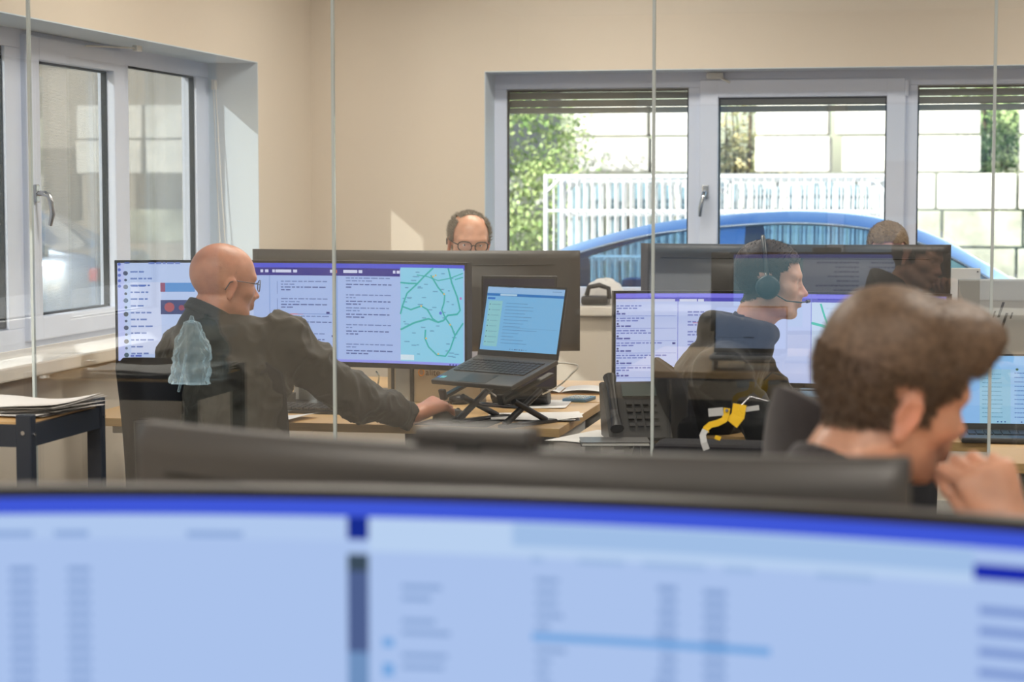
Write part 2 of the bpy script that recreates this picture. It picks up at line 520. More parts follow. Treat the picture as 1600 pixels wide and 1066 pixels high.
XF = -3.17
wA = win_y('window_1', XF, HA, -1, [(5.62, 5.70), (6.575, 6.71), (7.56, 7.685), (8.455, 8.61)],
           [(6.70, 7.60, 6.81, 7.492, 1.03, 1.955)], [(5.70, 6.575, 1.0, 1.99), (6.81, 7.492, 1.03, 1.955), (7.685, 8.455, 1.0, 1.99)], XL + 0.07)
handle(wA, (XF + .022, 6.755, 1.475), (0, 1, 0), (1, 0, 0), swing=0.012)
wB = win_y('window_2', XF, HB, -1, [(2.72, 2.80), (3.70, 3.82), (4.98, 5.10)], [(3.80, 5.0, 3.91, 4.90, 1.03, 1.955)],
           [(2.80, 3.70, 1.0, 1.99), (3.91, 4.90, 1.03, 1.955)], XL + 0.07)

# outside sun screens (woven fabric) on the left windows
def mesh_fabric(name, col, open_, tcol=0.75):
    m = bpy.data.materials.new(name); m.use_nodes = True; nt = m.node_tree; nt.nodes.clear()
    o = nt.nodes.new('ShaderNodeOutputMaterial'); mx = nt.nodes.new('ShaderNodeMixShader'); t = nt.nodes.new('ShaderNodeBsdfTransparent')
    d = nt.nodes.new('ShaderNodeBsdfDiffuse'); d.inputs[0].default_value = col
    tl = nt.nodes.new('ShaderNodeBsdfTranslucent'); tl.inputs[0].default_value = col
    m2 = nt.nodes.new('ShaderNodeMixShader'); m2.inputs[0].default_value = 0.45
    tc = nt.nodes.new('ShaderNodeTexCoord'); wv = nt.nodes.new('ShaderNodeTexWave'); wv.bands_direction = 'Z'; wv.inputs['Scale'].default_value = 70
    wv.inputs['Distortion'].default_value = 0.6
    mr = nt.nodes.new('ShaderNodeMapRange'); mr.inputs['To Min'].default_value = 1 - open_ - 0.12; mr.inputs['To Max'].default_value = 1 - open_ + 0.12
    nt.links.new(tc.outputs['Object'], wv.inputs['Vector']); nt.links.new(wv.outputs['Fac'], mr.inputs['Value']); nt.links.new(mr.outputs[0], mx.inputs[0])
    nt.links.new(d.outputs[0], m2.inputs[1]); nt.links.new(tl.outputs[0], m2.inputs[2])
    nt.links.new(t.outputs[0], mx.inputs[1]); nt.links.new(m2.outputs[0], mx.inputs[2]); nt.links.new(mx.outputs[0], o.inputs[0])
    return m
M['screenfab'] = mesh_fabric('sunscreen_fabric', rgb(140, 142, 142), 0.50)
mb = MB(); mb.span((XF - .125, 6.905, 0.95), (XF - .122, 7.62, 2.058)); mb.build('roller_screen', 'screenfab', wA)
mb = MB(); mb.span((XF - .125, 7.625, 0.95), (XF - .122, 8.70, 2.058)); mb.build('roller_screen', 'screenfab', wA)
mb = MB(); mb.span((XF - .125, 5.56, 0.95), (XF - .122, 6.66, 2.058)); mb.build('roller_screen', 'screenfab', wA)
mb = MB(); mb.span((XF - .13, 6.875, 0.93), (XF - .10, 6.905, 2.04)); mb.build('screen_guide', 'dgrey', wA)
mb = MB(); mb.span((XF - .125, 3.77, 1.10), (XF - .122, 5.16, 2.058)); mb.build('roller_screen', 'screenfab', wB)
mb = MB(); mb.span((XF - .125, 2.66, 1.10), (XF - .122, 3.765, 2.058)); mb.build('roller_screen', 'screenfab', wB)
# blind cord loop on the right reveal of window_1
mb = MB()
mb.box((XF + 0.035, 8.585, 1.96), (0.02, 0.03, 0.045), None, 0, 0.004)
mb.tube([(XF + .035, 8.575, 1.955), (XF + .05, 8.57, 1.5), (XF + .072, 8.565, 1.05)], 0.0022, 6)
mb.tube([(XF + .045, 8.575, 1.955), (XF + .07, 8.57, 1.5), (XF + .10, 8.565, 1.05), (XF + .072, 8.565, 1.03)], 0.0022, 6)
mb.build('blind_cord', 'whitel', wA)
# contact sensor with an arm above the sash
p = at_X(145, 45, XF + .03)
mb = MB(); mb.box((XF + .16, p.y + .12, 2.035), (0.022, 0.05, 0.022), None, 0, .003)
mb.tube([(XF + .16, p.y + .10, 2.035), (XF + .05, 7.15, 2.03)], 0.004, 6)
mb.build('opening_limiter', 'whitel', wA)

def win_x(name, y, hole, out, bars, sashes, panes, sill_to, glass='pane'):
    w_ = thing(name, None, None, (0, 0, 0), kind='structure')
    x0, x1, z0, z1 = hole; yo = y + out * 0.07
    f = MB()
    f.span((x0, y, z1 - 0.075), (x1, yo, z1), bev=0.003); f.span((x0, y, z0 + .0), (x1, yo, z0 + 0.08), bev=0.003)
    for (a, b) in bars: f.span((a, y, z0 + .08), (b, yo, z1 - .075), bev=0.003)
    f.build('frame', 'upvc', w_)
    for (a, b, ga, gb, zl, zh) in sashes:
        s_ = MB(); yi = y - out * 0.022; ye = y + out * 0.05
        s_.span((a, yi, zl - 0.08), (ga, ye, zh + 0.085), bev=0.006); s_.span((gb, yi, zl - 0.08), (b, ye, zh + 0.085), bev=0.006)
        s_.span((ga - .004, yi, zl - 0.08), (gb + .004, ye, zl), bev=0.006); s_.span((ga - .004, yi, zh), (gb + .004, ye, zh + 0.085), bev=0.006)
        s_.build('sash', 'upvc', w_)
    for (a, b, zl, zh) in panes:
        p = MB(); p.span((a - .005, y + out * 0.034, zl - .005), (b + .005, y + out * 0.040, zh + .005)); pn = p.build('pane', glass, w_)
        g = MB(); t = 0.007; ya, yb = y + out * 0.012, y + out * 0.033
        g.span((a, ya, zl), (a + t, yb, zh)); g.span((b - t, ya, zl), (b, yb, zh)); g.span((a, ya, zl), (b, yb, zl + t)); g.span((a, ya, zh - t), (b, yb, zh))
        g.build('gasket', 'gasket', pn)
    if sill_to is not None:
        s = MB(); s.span((x0 + .001, y - 0.005, z0 - 0.045), (x1 - .001, sill_to, z0 + .001), bev=0.006)
        s.build('sill', 'sill', w_)
    return w_

YF = 9.61
def xr(px, py=300): return at_Y(px, py, YF).x
g1a, g1b = xr(792), xr(1075)
s_a, g2a, g2b, s_b = xr(1093), xr(1122), xr(1384), xr(1413)
g3a, g3b = xr(1432), xr(1715)
zt = lambda py, px=1200: at_Y(px, py, YF).z
HRf = (HR[0], HR[1], HR[2] + .02, HR[3])
wR = win_x('window_3', YF, HRf, 1, [(HR[0], g1a), (g1b, s_a + .02), (s_b - .02, g3a), (g3b, HR[1])],
           [(s_a, s_b, g2a, g2b, 1.03, zt(152))],
           [(g1a, g1b, 1.0, zt(138)), (g2a, g2b, 1.03, zt(152)), (g3a, g3b, 1.0, zt(134, 1500))], YR - 0.045)
handle(wR, (xr(1103), YF - .022, zt(300)), (1, 0, 0), (0, -1, 0), swing=-0.02)
p = at_Y(1117, 113, YF - .03)
mb = MB(); mb.box((p.x, YF - .04, 2.03), (0.075, 0.035, 0.03), None, 0, .006); mb.tube([(p.x + .03, YF - .03, 2.02), (p.x + .07, YF - .02, 2.0)], .006, 6)
mb.build('opening_limiter', 'whitel', wR)
mb = MB(); q = at_Y(1417, 130, YF - .03); mb.cyl((q.x, YF - .012, 1.93), (q.x, YF - .012, 2.0), .011, 10); mb.build('hinge', 'upvc', wR)
# outside roller shutter, rolled up: only its lowest slats hang over the glass
zb = at_Y(1000, 177, YF + .15).z
sh = MB()
sh.span((HR[0], YF + 0.10, zb), (HR[1], YF + 0.118, zb + 0.028), bev=.004)
sh.build('shutter_end_bar', 'slat', wR)
n = 0; z = zb + 0.031
while z < 2.06:
    s_ = MB(); s_.span((HR[0], YF + 0.103, z), (HR[1], YF + 0.114, z + 0.034), bev=.004); s_.build('shutter_slat', 'slat', wR); z += 0.037; n += 1
for xx in (HR[0] + .02, g3a - .06 + .6):
    s_ = MB(); s_.span((xx - .02, YF + .085, .95), (xx + .02, YF + .13, 2.06) if xx < 0 else (xx - .019, YF + .13, .951)); 
    if xx < 0: s_.build('shutter_guide', 'slat', wR)

# big window of the near half of the office, behind the photographer
wN = win_x('window_4', YB - .2, (HN[0], HN[1], HN[2] + .02, HN[3]), -1, [(HN[0], HN[0] + .09), (-0.72, -0.6), (0.7, 0.82), (HN[1] - .09, HN[1])], [],
           [(HN[0] + .09, -0.72, .72, 2.12), (-.6, .7, .72, 2.12), (.82, HN[1] - .09, .72, 2.12)], YB + .06)

# glass partition: frameless panels butted together
gp = thing('glass_partition', 'frameless floor to ceiling glass partition crossing the office', 'partition', (0, YG, 0), kind='structure')
xs = [XL + .005] + [at_Y(px, 400, YG).x for px in (50.5, 522, 1020.5, 1550)]
dx = (xs[-1] - xs[1]) / 3
while xs[-1] + dx < XR - .2: xs.append(xs[-1] + dx)
xs.append(XR - .005)
for a, b in zip(xs[:-1], xs[1:]):
    g = MB(); g.span((a + .004, -.006, 0.03), (b - .004, .006, ZC - .03)); g.build('glass_panel', 'part', gp)
for a in xs[1:-1]:
    g = MB(); g.span((a - .0042, -.0065, 0.03), (a + .0042, .0065, ZC - .03), bev=.0015); g.build('joint_strip', 'joint', gp)
for z0, z1 in ((0, .03), (ZC - .03, ZC)):
    g = MB(); g.span((XL + .005, -.02, z0), (XR - .005, .02, z1)); g.build('channel', 'alu', gp)

# ------------------------------------------------------------------ ceiling lamps (LED panels)
def led_panel(x, y, power, col, label, sx=1.2, sy=0.3):
    t = thing('ceiling_light', label, 'ceiling light', (x, y, ZC), group='linear office ceiling lamps')
    f = MB()
    for s in (-1, 1):
        f.box((0, s * (sy / 2 + .01), -.03), (sx + .04, .02, .06)); f.box((s * (sx / 2 + .01), 0, -.03), (.02, sy, .06))
    f.build('frame', 'upvc', t)
    d = MB(); d.box((0, 0, -.045), (sx, sy, .006)); d.build('diffuser', emis('lamp_diffuser', (col[0], col[1], col[2], 1), 3.0), t)
    l = bpy.data.lights.new('lamp_glow', 'AREA'); l.shape = 'RECTANGLE'; l.size = sx; l.size_y = sy; l.energy = power; l.color = col
    o = bpy.data.objects.new('lamp_glow', l); COL.objects.link(o); o.parent = t; o.location = (0, 0, -.055)
    return t
WARM = (1.0, 0.915, 0.81)
for (x, y) in ((-1.5, 8.3), (1.3, 8.3), (-1.6, 6.5), (0.9, 6.5)):
    led_panel(x, y, 27, WARM, 'long white ceiling lamp beyond the glass, %s, %s' % ('near the left windows' if x < 0 else 'on the right side', 'close to the rear wall' if y > 7 else 'close to the partition'))
for (x, y) in ((-1.6, 3.6), (1.0, 3.6), (-1.6, 0.8), (1.0, 0.8), (-1.5, -1.2), (1.2, -1.2)):
    led_panel(x, y, 30, WARM, 'long white ceiling lamp on the near side, %s, %s' % ('near the left windows' if x < 0 else 'on the right side', 'closest to the partition' if y > 3 else ('above the foreground screen' if y > 0 else 'behind the photographer')))

# ------------------------------------------------------------------ outside
GZ = -0.12
mb = MB(); mb.span((-90, YR + TH, GZ - .1), (60, 90, GZ)); mb.span((-90, -60, GZ - .1), (XL - TH, YR + TH, GZ)); mb.span((XL - TH, -60, GZ - .1), (XR + TH, YB - TH, GZ)); mb.span((XR + TH, -60, GZ - .1), (60, YR + TH, GZ))
g = struct(mb.build('ground', 'asph'))
# lawn, kerb and building across the road (seen through the left windows)
mb = MB(); mb.span((-60, 32, GZ), (-8, 44, GZ + .06)); g = mb.build('lawn', 'grasst'); g['kind'] = 'structure'
mb = MB()
for k in range(26): mb.span((-60 + k * 2.0, 31.75, GZ), (-58.03 + k * 2.0, 32, GZ + .14), bev=.02)
g = mb.build('kerb', 'paving'); g['kind'] = 'structure'
b = thing('office_building', 'blurred grey brown building across the road behind the left sunscreens', 'building', (-24, 45, GZ))
M['facade'] = mat('facade_cladding', rgb(150, 142, 134), 0.8, var=0.05, vscale=1.5)
M['fglass'] = mat('dark_facade_glass', rgb(50, 62, 74), 0.15)
mb = MB(); mb.span((-22, 0, 0), (14, 10, 8.5)); mb.build('body', 'facade', b)
mb = MB(); mb.span((-22.2, -.2, 8.5), (14.2, 10.2, 8.9)); mb.build('roof_edge', 'dgrey', b)
for k in range(9):
    for zz in (1.0, 4.6):
        mb = MB(); mb.span((-21 + k * 3.8, -.06, zz), (-18.6 + k * 3.8, .02, zz + 1.7)); mb.build('window', 'fglass', b)

b2 = thing('sky_block_building', 'long pale building added behind the photographer to dim the sky reflected in the glass', 'building', (0, -45, GZ))  # added out of view to keep bright sky out of the glass reflections
M['brickw'] = mat('pale_render', rgb(176, 186, 190), 0.9, var=0.06, vscale=3)
mb = MB(); mb.span((-30, -8, 0), (34, 0, 6.5)); mb.build('body', 'brickw', b2)
for k in range(12):
    for zz in (1.0,):
        mb = MB(); mb.span((-19 + k * 3.4, -.02, zz), (-17.4 + k * 3.4, .05, zz + 1.5)); mb.build('window', 'fglass', b2)

# concrete block wall behind the car park
M['block'] = mat('cast_concrete', rgb(214, 212, 206), 0.95, bump=0.5, bscale=14, var=0.10, vscale=5, spec=0.1)
M['moss_shade'] = mat('mossy_shaded_concrete', rgb(170, 172, 156), 0.95, bump=0.6, bscale=12, var=0.38, vscale=3.2, spec=0.1)  # moss tone; its darker patches also stand in for mottled shadow
YW = 22.0
bw = thing('block_wall', 'stacked wall of large pale concrete blocks behind the car park', 'wall', (0, YW, GZ), kind='structure')
def xw(px): return at_Y(px, 250, YW).x
rows = [(2.105, 2.50), (1.71, 2.10), (1.315, 1.705), (0.92, 1.31), (0.525, 0.915), (0.13, 0.52), (GZ, 0.125)]
tops = {0: [(902, 1016), (1019, 1084), (1183, 1296), (1305, 1424), (1427, 1531), (1592, 1700), (1703, 1815)],
        1: [(902, 1018), (1021, 1098), (1182, 1299), (1316, 1424), (1427, 1532), (1593, 1700), (1703, 1815)]}
rnd = random.Random(3)
for r_, (z0, z1) in enumerate(rows):
    if r_ in tops: spans = [(xw(a), xw(b)) for a, b in tops[r_]] + [(xw(902) - .83 * k - .83, xw(902) - .83 * k - .02) for k in range(4, 7)]
    else:
        off = xw(1591) if r_ % 2 == 0 else xw(1474)
        spans = [(off + k * .835, off + k * .835 + .82) for k in range(-11, 5)]
    for (a, b_) in spans:
        m_ = MB(); jy = rnd.uniform(-.03, .03)
        m_.box(((a + b_) / 2, jy, (z0 + z1) / 2 - GZ), (b_ - a - .012, .45, z1 - z0 - .014), (0, 0, rnd.uniform(-.015, .015)), 0, 0.022)
        m_.build('concrete_block', 'block' if r_ < 3 else 'moss_shade', bw)

# shrubs
M['leafA'] = leaf_mat('evergreen_leaf', rgb(104, 140, 72), rgb(196, 212, 150))
M['leafB'] = leaf_mat('autumn_leaf', rgb(140, 146, 96), rgb(216, 200, 150))
M['bark'] = mat('bark', rgb(96, 80, 62), 0.9, bump=0.6, bscale=40)
def shrub(name, label, x, y, wdt, dep, hgt, nleaf, leafm, size=0.06, z0=GZ, seed=1, group='shrubs around the concrete block wall'):
    t = thing(name, label, 'shrub', (x, y, z0), group=group)
    r = np.random.default_rng(seed)
    st = MB()
    tips = []
    for k in range(9):
        a = r.uniform(0, 2 * PI); rr = r.uniform(.1, .8)
        tip = Vector((math.cos(a) * wdt * .4 * rr, math.sin(a) * dep * .4 * rr, hgt * r.uniform(.6, .95)))
        st.tube([(0, 0, 0), tip * .5 + Vector((r.uniform(-.08, .08), r.uniform(-.08, .08), 0)), tip], [.03, .02, .008], 5)
        tips.append(tip)
    st.build('stem', 'bark', t)
    # leaf clumps
    nc = 70
    cc = np.stack([r.uniform(-1, 1, nc) * wdt / 2, r.uniform(-1, 1, nc) * dep / 2, r.uniform(.05, 1, nc) * hgt], 1)
    e = (cc[:, 0] / (wdt / 2)) ** 2 + (cc[:, 1] / (dep / 2)) ** 2
    cc = cc[e < 1.05]; top = 1 - .25 * ((cc[:, 0] / (wdt / 2)) ** 2); cc[:, 2] *= top
    ci = r.integers(0, len(cc), nleaf); P = cc[ci] + r.normal(0, 1, (nleaf, 3)) * np.array([.16, .16, .14])
    P[:, 2] = np.clip(P[:, 2], .03, None)
    A = r.normal(0, 1, (nleaf, 3)); A /= np.linalg.norm(A, axis=1, keepdims=True)
    B = np.cross(A, r.normal(0, 1, (nleaf, 3))); B /= np.linalg.norm(B, axis=1, keepdims=True)
    s_ = size * r.uniform(.6, 1.3, (nleaf, 1))
    V = np.stack([P - A * s_, P + B * s_ * .42, P + A * s_, P - B * s_ * .42], 1).reshape(-1, 3)
    F = np.arange(nleaf * 4).reshape(-1, 4)
    o = np_obj('foliage', V, F, M[leafm], t, smooth=False); o['kind'] = 'stuff'
    return t
shrub('evergreen_shrub', 'dense green shrub left of the concrete block wall', xw(850) - .35, 20.2, 1.9, 1.4, 2.75, 17000, 'leafA', .036, seed=2)
shrub('evergreen_shrub', 'green shrub half hidden at the left window frame edge', xw(640), 20.6, 1.8, 1.4, 2.6, 4000, 'leafA', .06, seed=5)
shrub('bare_shrub', 'yellowish shrub in the gap between pale blocks, middle sash', xw(1145), 22.9, 1.1, .7, 3.0, 4200, 'leafB', .04, seed=3)
shrub('evergreen_shrub', 'green shrub growing through the gap in the block wall, right pane', xw(1562), 22.9, .8, .7, 3.0, 7000, 'leafA', .04, seed=4)

# stacked temporary fence panels
YFN = 17.5
def fence_panel(x0, x1, ztop, y, label, seed):
    t = thing('fence_panel', label, 'fence', ((x0 + x1) / 2, y, GZ), group='galvanised site fence panels leaning together')
    hw = (x1 - x0) / 2; H = ztop - GZ
    for nm, seg in (('post', ((-hw, 0, 0), (-hw, 0, H))), ('post', ((hw, 0, 0), (hw, 0, H)))):
        m_ = MB(); m_.cyl(seg[0], seg[1], .021, 8); m_.build(nm, 'galv', t)
    for zz in (H - .02, .12):
        m_ = MB(); m_.cyl((-hw, 0, zz), (hw, 0, zz), .019, 8); m_.build('rail', 'galv', t)
    for zz in (H - .32, H - .72):
        m_ = MB(); m_.tube([(-hw, -.01, zz), (hw, -.01, zz)], .013, 6); m_.build('cross_wire', 'galv', t)
    n = int((x1 - x0) / .068); me = None
    for k in range(1, n):
        if me is None:
            m_ = MB(); m_.tube([(0, .008, .12), (0, .008, H - .02)], .0075, 5, cap=False); o = m_.build('wire', 'galv', t); me = o.data
        else:
            o = bpy.data.objects.new('wire', me); COL.objects.link(o); o.parent = t
        o.location.x = -hw + k * (x1 - x0) / n
    # corner braces
    for s_ in (-1, 1):
        m_ = MB(); m_.tube([(s_ * hw, 0, H - .16), (s_ * (hw - .14), 0, H - .02)], .014, 6); m_.build('corner_brace', 'galv', t)
def xf(px, Y=YFN): return at_Y(px, 300, Y).x
fence_panel(xf(853), xf(1385), at_Y(1100, 272, YFN).z, YFN, 'long white galvanised fence panel in front of the block wall', 1)
fence_panel(xf(876), xf(1378), at_Y(1100, 275, YFN).z, YFN + .16, 'second galvanised fence panel standing close behind the first', 2)
fence_panel(xf(868), xf(1130), at_Y(1100, 279, YFN).z, YFN + .34, 'shorter rearmost galvanised fence panel behind the left half', 3)
fence_panel(xf(1110), xf(1382), at_Y(1100, 277, YFN).z, YFN + .42, 'shorter rearmost galvanised fence panel behind the right half', 4)

# blue grey boards added to stand in for the shading behind the fence panels
M['board'] = mat('shade_blue_grey_board', rgb(112, 138, 150), .9, var=.2, vscale=9)
t = thing('shading_boards', 'added blue grey boards standing in for the shading behind the site fence', 'boards', (xf(1120, 18.3), 18.3, GZ))
rb_ = random.Random(9); x0_, x1_ = xf(872, 18.3) - t.location.x, xf(1378, 18.3) - t.location.x
zt0 = at_Y(1100, 283, 18.3).z - GZ; x = x0_
while x < x1_:
    w_ = rb_.uniform(.055, .085); m_ = MB(); m_.box((x + w_ / 2, rb_.uniform(-.03, .03), (zt0 - rb_.uniform(0, .07)) / 2), (w_, .022, zt0 - rb_.uniform(0, .06)), (0, rb_.uniform(-.006, .006), rb_.uniform(-.12, .12)))
    m_.build('board', 'board', t); x += w_ + rb_.uniform(.015, .06)
# ------------------------------------------------------------------ cars
def interp(x, pts):
    for (a, b), (c, d) in zip(pts[:-1], pts[1:]):
        if x <= c: return b + (d - b) * (x - a) / (c - a)
    return pts[-1][1]
def smooth_interp(x, pts):
    xs_ = np.array([p[0] for p in pts]); ys = np.array([p[1] for p in pts])
    # catmull-rom through the points
    i = int(np.clip(np.searchsorted(xs_, x) - 1, 0, len(xs_) - 2))
    t = (x - xs_[i]) / (xs_[i + 1] - xs_[i]); h = xs_[i + 1] - xs_[i]
    def m(k):
        if k == 0: return (ys[1] - ys[0]) / (xs_[1] - xs_[0])
        if k == len(xs_) - 1: return (ys[-1] - ys[-2]) / (xs_[-1] - xs_[-2])
        return (ys[k + 1] - ys[k - 1]) / (xs_[k + 1] - xs_[k - 1])
    t = min(max(t, 0), 1)
    return (2*t**3-3*t*t+1)*ys[i] + (t**3-2*t*t+t)*h*m(i) + (-2*t**3+3*t*t)*ys[i+1] + (t**3-t*t)*h*m(i+1)
M['carpaint'] = mat('blue_car_paint', rgb(62, 134, 214), 0.3, 0.15, coat=1.0)
M['carpaint2'] = mat('pale_blue_car_paint', rgb(150, 170, 196), 0.28, 0.3, coat=1.0)
M['carglass'] = glass_mat('tinted_car_glass', (.38, .54, .66, 1), 1.6)
M['seatf'] = mat('car_seat_fabric', rgb(50, 66, 84), .9)
M['chrome'] = mat('chrome_trim', rgb(220, 224, 228), 0.12, 1.0)
M['tyre'] = mat('tyre_rubber', rgb(26, 26, 27), 0.85)
M['lamp'] = mat('car_lamp', rgb(220, 226, 232), 0.1, coat=1.0)
def make_car(label, x0, y, z, paint_, prof, W=1.78, mirror=False, rz=0.0, win=(-2.15, .30)):
    """prof: side outline of the roof (x, z) front..rear in local x; near flank at y=0, far flank at y=W"""
    t = thing('car', label, 'car', (x0, y, z), rz)
    L0, L1 = prof[0][0], prof[-1][0]
    belt = lambda x: 0.90 + 0.06 * (x - L0) / (L1 - L0)
    N = 64; nr = 22
    rings = []
    for i in range(N + 1):
        x = L0 + (L1 - L0) * i / N
        top = smooth_interp(x, prof); lo = 0.22 if 0.06 < i / N < .94 else 0.32
        bl = min(belt(x), top - .01)
        e = min(i, N - i) / N; nose = 0.16 * max(0, 1 - e / .09) ** 2
        inset = max(0.0, (top - bl)) * 0.42
        pts = []
        half = []
        half.append((W / 2 - nose - .06, lo)); half.append((W / 2 - nose - .01, lo + .12)); half.append((W / 2 - nose, (lo + bl) / 2)); half.append((W / 2 - nose - .015, bl - .06)); half.append((W / 2 - nose - .04, bl))
        for k in (.25, .5, .75): half.append((W / 2 - nose - .045 - inset * k * .62, bl + (top - bl) * k * .92))
        half.append((W / 2 - nose - .07 - inset * .72, top - .072 * min(1, (top - bl) / .2)))
        half.append((W / 2 * .55, top - .004)); half.append((0.0, top))
        ring = [(x, W / 2 - a, b) for a, b in half] + [(x, W / 2 + a, b) for a, b in half[::-1][1:]]
        rings.append(ring)
    nr = len(rings[0])
    mb = MB(); vs = [p for r_ in rings for p in r_]; fs = []
    mi = []
    body = MB(); glass = MB()
    gx0, gx1 = win
    fsb = []; fsg = []
    for i in range(N):
        xm = (rings[i][0][0] + rings[i + 1][0][0]) / 2; top = smooth_interp(xm, prof)
        for k in range(nr - 1):
            q = (i * nr + k, i * nr + k + 1, (i + 1) * nr + k + 1, (i + 1) * nr + k)
            side = k in (4, 5, 6, 7, nr - 6, nr - 7, nr - 8, nr - 9)
            isg = side and gx0 < xm < gx1 and top - belt(xm) > .12 and not (abs(xm - (gx0 + gx1) / 2 + .15) < .05)
            (fsg if isg else fsb).append(q)
    body.add(vs, fsb, 0, True); body.add(rings[0], [tuple(range(nr))]); body.add(rings[-1], [tuple(range(nr))])
    bo = body.build('body', paint_, t)
    glass.add(vs, fsg, 0, True); glass.build('side_window', 'carglass', t)
    # chrome strip over the windows, door seams, handles
    for yy, s in ((0, 1), (W, -1)):
        c = MB(); pts = []
        for i in range(N + 1):
            x = rings[i][8][0]
            if gx0 - .1 < x < gx1 + .1:
                q = rings[i][8] if s == 1 else rings[i][nr - 9]
                pts.append((q[0], q[1] - s * .004, q[2] + .004))
        c.tube(pts, .011, 6); c.build('roof_trim', 'chrome', t)
        for hx in (gx0 + .75, gx0 + 1.75):
            h = MB(); h.box((hx + .25, yy - s * .012, .80), (.2, .03, .03), None, 0, .01); h.build('door_handle', paint_, t)
        mp = MB(); mp.box((gx0 + .28, yy - s * .13, .97), (.17, .2, .14), (0, 0, .1 * s), 0, .045); mp.build('mirror', paint_, t)
    for wx in (L0 + .85, L1 - .85):
        for yy in (0.02, W - .24):
            wh = thing('wheel', None, None, (wx, yy, 0.31)); wh.parent = t
            ty = MB(); rot = Euler((-PI / 2, 0, 0)).to_matrix()
            ty.lathe([(.20, 0.0), (.29, 0.0), (.31, .03), (.31, .19), (.29, .22), (.20, .22)], (0, 0, 0), 28, 0, rot=rot); ty.build('tyre', 'tyre', wh)
            rm = MB()
            rm.lathe([(.20, .02), (.19, .05), (.06, .06), (.0, .05)], (0, 0, 0), 28, 0, rot=rot)
            for k in range(5):
                a = 2 * PI * k / 5; rm.box((math.cos(a) * .12, .02, math.sin(a) * .12), (.17, .03, .035), (0, -a, 0), 0, .008)
            rm.build('rim', 'alu', wh)
    for sxx in (gx0 + .95, gx0 + 1.75):
        for yy in (W * .28, W * .72):
            st_ = MB(); st_.box((sxx, yy, .62), (.16, .46, .62), (0, .18, 0), 0, .06); st_.box((sxx + .06, yy, 1.02), (.09, .24, .16), (0, .18, 0), 0, .03); st_.build('seat', 'seatf', t)
    for yy in (.18, W - .18):
        l = MB(); l.box((L0 + .06, yy, .66), (.12, .28, .13), (0, 0, 0), 0, .03); l.build('headlamp', 'lamp', t)
        l = MB(); l.box((L1 - .04, yy, .78), (.1, .28, .14), None, 0, .03); l.build('tail_lamp', mat('red_lamp', rgb(170, 20, 24), 0.15), t)
    return t
PC = [(-3.85, .52), (-3.8, .68), (-3.5, .80), (-2.9, .93), (-2.5, 1.02), (-2.12, 1.165), (-1.62, 1.30), (-1.16, 1.355), (-.75, 1.375), (-.35, 1.345), (-.08, 1.275), (.17, 1.16), (.51, .965), (.68, .90), (.76, .60)]
PC = [(x, z - GZ) for x, z in PC]
make_car('blue car parked right outside the rear window', 0.0, 11.45, GZ, 'carpaint', PC, win=(-2.2, .30))
p = at_depth(70, 460, 20.5)
PC2 = [(-2.1, .5), (-2.05, .66), (-1.75, .82), (-1.1, .95), (-.5, 1.36), (.2, 1.47), (1.0, 1.42), (1.7, 1.05), (2.05, .92), (2.1, .6)]
make_car('pale car outside the left window, low behind the sash', p.x - 1.55, p.y, GZ, 'carpaint2', PC2, win=(-1.0, 1.6))
# ------------------------------------------------------------------ displays
def rects_mesh(mb_by_col, fn):
    """fn(u, v, lift) -> local point on the display"""
    mb = MB(); mats = []; idx = {}
    for k, (c, prim) in enumerate(mb_by_col):
        if c not in idx: idx[c] = len(mats); mats.append(scr(*c))
        mi = idx[c]
        lift = 0.0010 + (0.00004 * (k % 30) if prim[0] == 'big' else 0.0016)
        if prim[0] in ('r', 'big'):
            u0, v0, u1, v1 = prim[1:5]
            us = [u0] + [q / 48 for q in range(49) if u0 + 1e-4 < q / 48 < u1 - 1e-4] + [u1]
            mb.grid(lambda a, b: fn(us[min(int(round(a * (len(us) - 1))), len(us) - 1)], v0 + (v1 - v0) * b, lift), len(us) - 1, 1, mi, False)
        elif prim[0] == 'l':
            pts, wd, asp = prim[1:4]
            vs = []
            for i, (u, v) in enumerate(pts):
                a = pts[max(i - 1, 0)]; b = pts[min(i + 1, len(pts) - 1)]
                dx, dy = (b[0] - a[0]) * asp, b[1] - a[1]; L = math.hypot(dx, dy) or 1
                nx, ny = -dy / L / asp, dx / L
                vs.append(fn(u + nx * wd / 2, v + ny * wd / 2, lift + .0006)); vs.append(fn(u - nx * wd / 2, v - ny * wd / 2, lift + .0006))
            mb.add(vs, [(2 * i, 2 * i + 1, 2 * i + 3, 2 * i + 2) for i in range(len(pts) - 1)], mi)
        elif prim[0] == 'c':
            u, v, rr, asp = prim[1:5]
            mb.add([fn(u + math.cos(a) * rr / asp, v + math.sin(a) * rr, lift + .0007) for a in [2 * PI * k / 10 for k in range(10)]], [tuple(range(10))], mi)
    return mb, mats

def words(L, col, u0, v, u1, h, rnd, fill=1.0):
    """one line of small print as word-shaped dashes"""
    u = u0; end = u0 + (u1 - u0) * fill
    while u < end:
        wl = rnd.uniform(.006, .02); 
        if u + wl > end: break
        L.append((col, ('r', u, v, u + wl, v + h))); u += wl + .0035
def para(L, col, u0, v, u1, rnd, n, h=.014, gap=.028):
    for k in range(n): words(L, col, u0, v - k * gap, u1, h, rnd, 1.0 if k < n - 1 else rnd.uniform(.2, .6))

